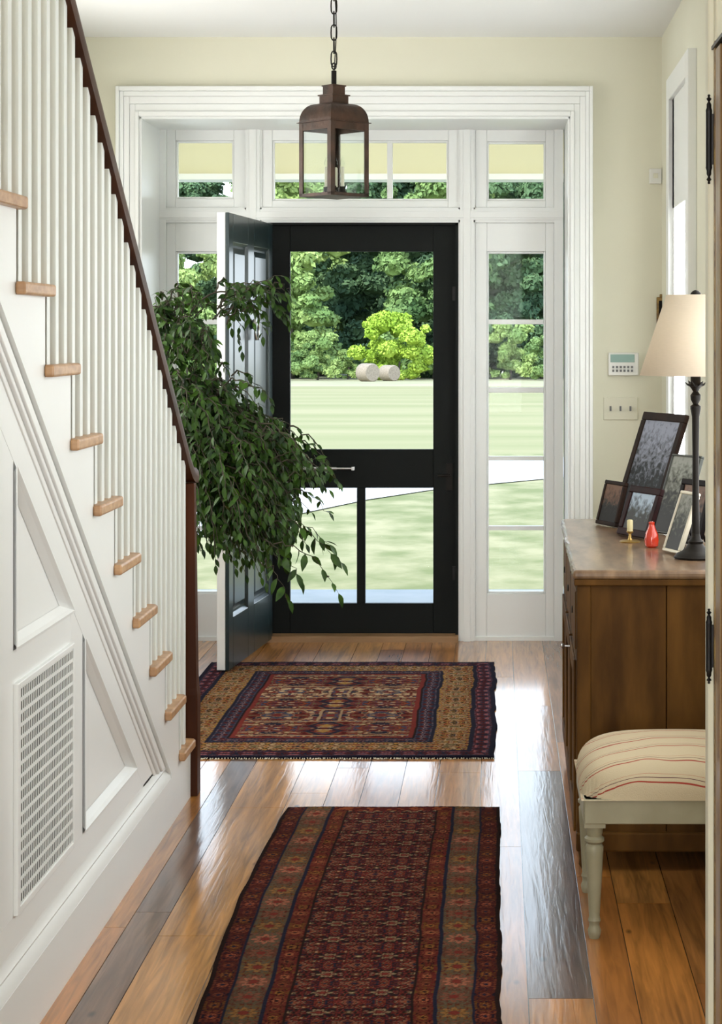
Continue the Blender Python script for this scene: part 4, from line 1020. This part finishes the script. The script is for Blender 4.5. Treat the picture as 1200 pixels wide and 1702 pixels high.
# hay bales
for px_, r_, d_, lab in [(611, .56, 115.5, 'larger round hay bale at the far edge of the field'), (647, .50, 118.2, 'smaller round hay bale just right of the larger one')]:
    z_ = gz(d_); x_ = (px_-CX)*d_/F_
    hb = MB(); prof_ = [(.05, 0), (r_*.90, .0), (r_, .08), (r_, 1.04), (r_*.90, 1.12), (.05, 1.12)]
    hb.lathe(prof_, n=40).xf(Matrix.Translation((x_, d_, z_+r_*.97)) @ Matrix.Rotation(R(38), 4, 'Z') @ Matrix.Rotation(-PI/2, 4, 'X') @ Matrix.Translation((0, 0, -.56)))
    tag(hb.build('hay_bale', M['hay'], smooth=True, origin=(x_, d_, z_)), lab, 'hay bale', 'hay bales in the field')

# ---- trees: crowns of many leaf clusters over dark cores
def crown_mesh(name, blobs, n_leaf, size, m, seed):
    r_ = np.random.default_rng(seed); mb = MB()
    B = np.array(blobs); wts = (B[:, 3]*B[:, 4]); wts = wts/wts.sum()
    for bx_, by_, bz_, br, bh in blobs:
        n1_, n2_ = 9, 6; vs = []
        for j in range(n2_+1):
            for i in range(n1_):
                th = PI*j/n2_; ph = 2*PI*i/n1_; k = .78*(1+.10*r_.normal())
                vs.append((bx_+br*k*math.sin(th)*math.cos(ph), by_+br*k*math.sin(th)*math.sin(ph), bz_+bh*k*math.cos(th)))
        mb.add(vs, [(j*n1_+i, j*n1_+(i+1) % n1_, (j+1)*n1_+(i+1) % n1_, (j+1)*n1_+i) for j in range(n2_) for i in range(n1_)])
    idx = r_.choice(len(B), n_leaf, p=wts)
    nrm = r_.normal(size=(n_leaf, 3)); nrm[:, 1] = -np.abs(nrm[:, 1])*1.0+.35*nrm[:, 1]; nrm /= np.linalg.norm(nrm, axis=1)[:, None]
    nrm[:, 2] = np.where(nrm[:, 2] < -.35, -nrm[:, 2], nrm[:, 2])
    c = B[idx, :3]+nrm*np.stack([B[idx, 3], B[idx, 3], B[idx, 4]], -1)*(.72+.48*r_.random(n_leaf)**1.3)[:, None]
    t1 = r_.normal(size=(n_leaf, 3)); nj = nrm+.7*r_.normal(size=(n_leaf, 3)); nj /= np.linalg.norm(nj, axis=1)[:, None]
    t1 -= nj*(t1*nj).sum(1)[:, None]; t1 /= np.linalg.norm(t1, axis=1)[:, None]; t2 = np.cross(nj, t1)
    s = size*(.5+r_.random(n_leaf))[:, None]
    q = np.stack([c-t1*s, c-t2*s*.6, c+t1*s, c+t2*s*.6], 1).reshape(-1, 3)
    base = len(mb.v); mb.v += [tuple(x) for x in q]; mb.f += [(base+4*i, base+4*i+1, base+4*i+2, base+4*i+3) for i in range(n_leaf)]
    me = bpy.data.meshes.new(name); me.from_pydata(mb.v, [], mb.f); me.materials.append(m); me.update(); return me
def rnd_blobs(seed, W, H, n, z0=0):
    r_ = random.Random(seed); out = []
    for i in range(n):
        t = r_.random(); z = z0+(H-z0)*t
        ww = W*math.sin(PI*(.14+.78*t))**.55
        br = r_.uniform(.11, .27)*W
        out.append((r_.uniform(-1, 1)*(ww-br*.5), r_.uniform(-.7, .4)*ww, min(z, H-br*.7), br, br*r_.uniform(.6, .95)))
    return out
variants = {}
for key, m, W, H, n, nl, sz, z0, sd_ in [('mid', 'tree_mid', 3.8, 14, 85, 30000, .17, .5, 3), ('dark', 'tree_dark', 3.8, 13.5, 80, 28000, .16, .4, 8), ('pale', 'tree_pale', 3.5, 12, 75, 26000, .17, .4, 12),
                                   ('bush', 'bush_lime', 2.7, 4.2, 48, 17000, .10, .2, 22), ('shrub', 'tree_pale', 1.9, 3.2, 30, 11000, .10, .2, 31), ('low', 'tree_mid', 1.7, 2.6, 26, 8500, .10, .15, 44)]:
    variants[key] = (crown_mesh('crown_'+key, rnd_blobs(sd_, W, H, n, z0), nl, sz, M[m], sd_), H)
def tree(key, px, y, name, label, scale=1, rot=0, group=None, sz=1):
    me, H = variants[key]; x_ = (px-CX)*y/F_
    root = thing(name, label, 'tree' if key not in ('bush', 'shrub', 'low') else 'bush', (x_, y, gz(y)-.02), rot, group)
    cw = bpy.data.objects.new('crown', me); C.objects.link(cw); cw.parent = root; cw.scale = (scale, scale, scale*sz)
    tr_ = MB().tube([(0, 0, 0), (.1, 0, 1.2*scale), (0, .1, 3*scale if key in ('mid', 'dark', 'pale') else 1.2*scale)], [.25*scale, .18*scale, .1*scale] if key in ('mid', 'dark', 'pale') else [.08, .06, .03], 8)
    tr_.v = [tuple(Vector(v)+Vector(root['_w'])) for v in tr_.v]; tr_.build('trunk', M['trunk'], root)
    return root
TG = 'trees along the far edge of the field'; BG = 'bushes in front of the tree line'
tl = [('pale', 300, 129, 'pale green tree at the left edge of the tree line, in the left sidelight', 1.0), ('pale', 483, 129, 'pale leafy tree at the left side of the screen door glass', 1.2), ('mid', 725, 129, 'leafy green tree at the right side of the screen door glass', 1.2), ('dark', 905, 129, 'dark tree at the right edge of the right sidelight', 1.3),
      ('dark', 390, 137, 'dark tree standing behind the gap left of the open door', .95), ('dark', 592, 137, 'dark tree above the hay bales', 1.3), ('dark', 790, 137, 'dark tree filling the upper left of the right sidelight', 1.3), ('mid', 990, 137, 'tree beyond the right end of the entrance', 1.3),
      ('dark', 230, 137, 'tree beyond the left end of the entrance', .9), ('pale', 535, 146, 'tall pale tree behind the left of the screen door glass', 1.5), ('dark', 680, 146, 'darkest tall tree behind the bright lime bush', 1.5), ('mid', 855, 146, 'tall green tree behind the right sidelight', 1.5), ('mid', 440, 146, 'tall tree behind the open front door', 1.15), ('dark', 335, 146, 'distant dark tree behind the pale one in the left sidelight', 1.12),
      ('dark', 620, 156, 'farthest tall tree behind the hay bales', 1.6), ('dark', 775, 156, 'farthest tall tree behind the post right of the screen door', 1.6), ('mid', 940, 156, 'farthest tall tree at the right end', 1.6), ('dark', 485, 156, 'farthest tree at the left of the screen door', 1.4)]
for i, (k_, px_, y_, lab, sc_) in enumerate(tl): tree(k_, px_, y_, 'leafy_tree', lab, sc_, (i*1.7) % .8-.4, TG)
bl = [('bush', 662, 122, 'bright lime green bush right behind the hay bales', 1.0, 1.0), ('shrub', 528, 122, 'pale yellow-green bush low in the screen door view', .95, 1), ('shrub', 578, 126, 'rounded bush just left of the hay bales', .7, .85),
      ('low', 480, 121, 'low dark bush at the left edge of the screen door glass', 1.0, 1), ('shrub', 848, 123, 'lighter bush in the second pane of the right sidelight', 1.1, 1.05), ('low', 922, 120, 'low bush at the right of the sidelight view', 1.1, 1),
      ('shrub', 310, 123, 'bush low in the left sidelight', 1.3, 1.1), ('low', 384, 121, 'low bush beside the open door in the left sidelight', 1.0, 1), ('low', 624, 130.5, 'low bush directly behind the hay bales', .8, .8), ('low', 762, 121, 'low bush right of the lime green bush', .9, 1)]
for i, (k_, px_, y_, lab, sc_, s2_) in enumerate(bl): tree(k_, px_, y_, 'bush', lab, sc_, (i*1.3) % .8-.4, BG, s2_)
# dark undergrowth between the trunks, too tangled to count
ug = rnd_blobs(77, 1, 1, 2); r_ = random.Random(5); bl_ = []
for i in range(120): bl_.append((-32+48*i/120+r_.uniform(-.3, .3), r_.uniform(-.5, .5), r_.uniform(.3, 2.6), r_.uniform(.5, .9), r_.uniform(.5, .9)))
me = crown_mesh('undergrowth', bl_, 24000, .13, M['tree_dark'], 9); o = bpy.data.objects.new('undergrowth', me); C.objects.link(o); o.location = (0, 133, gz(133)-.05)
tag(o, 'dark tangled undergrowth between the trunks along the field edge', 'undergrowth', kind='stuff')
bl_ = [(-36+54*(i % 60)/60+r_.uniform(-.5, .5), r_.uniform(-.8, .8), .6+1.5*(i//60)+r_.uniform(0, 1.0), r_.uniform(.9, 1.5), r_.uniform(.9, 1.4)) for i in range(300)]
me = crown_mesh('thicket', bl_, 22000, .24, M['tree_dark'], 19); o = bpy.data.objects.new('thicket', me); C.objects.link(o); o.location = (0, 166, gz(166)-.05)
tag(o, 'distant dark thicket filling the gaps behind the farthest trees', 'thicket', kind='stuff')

for o in bpy.data.objects:
    if '_w' in o: del o['_w']
    if o.parent is not None and 'category' in o: del o['category']
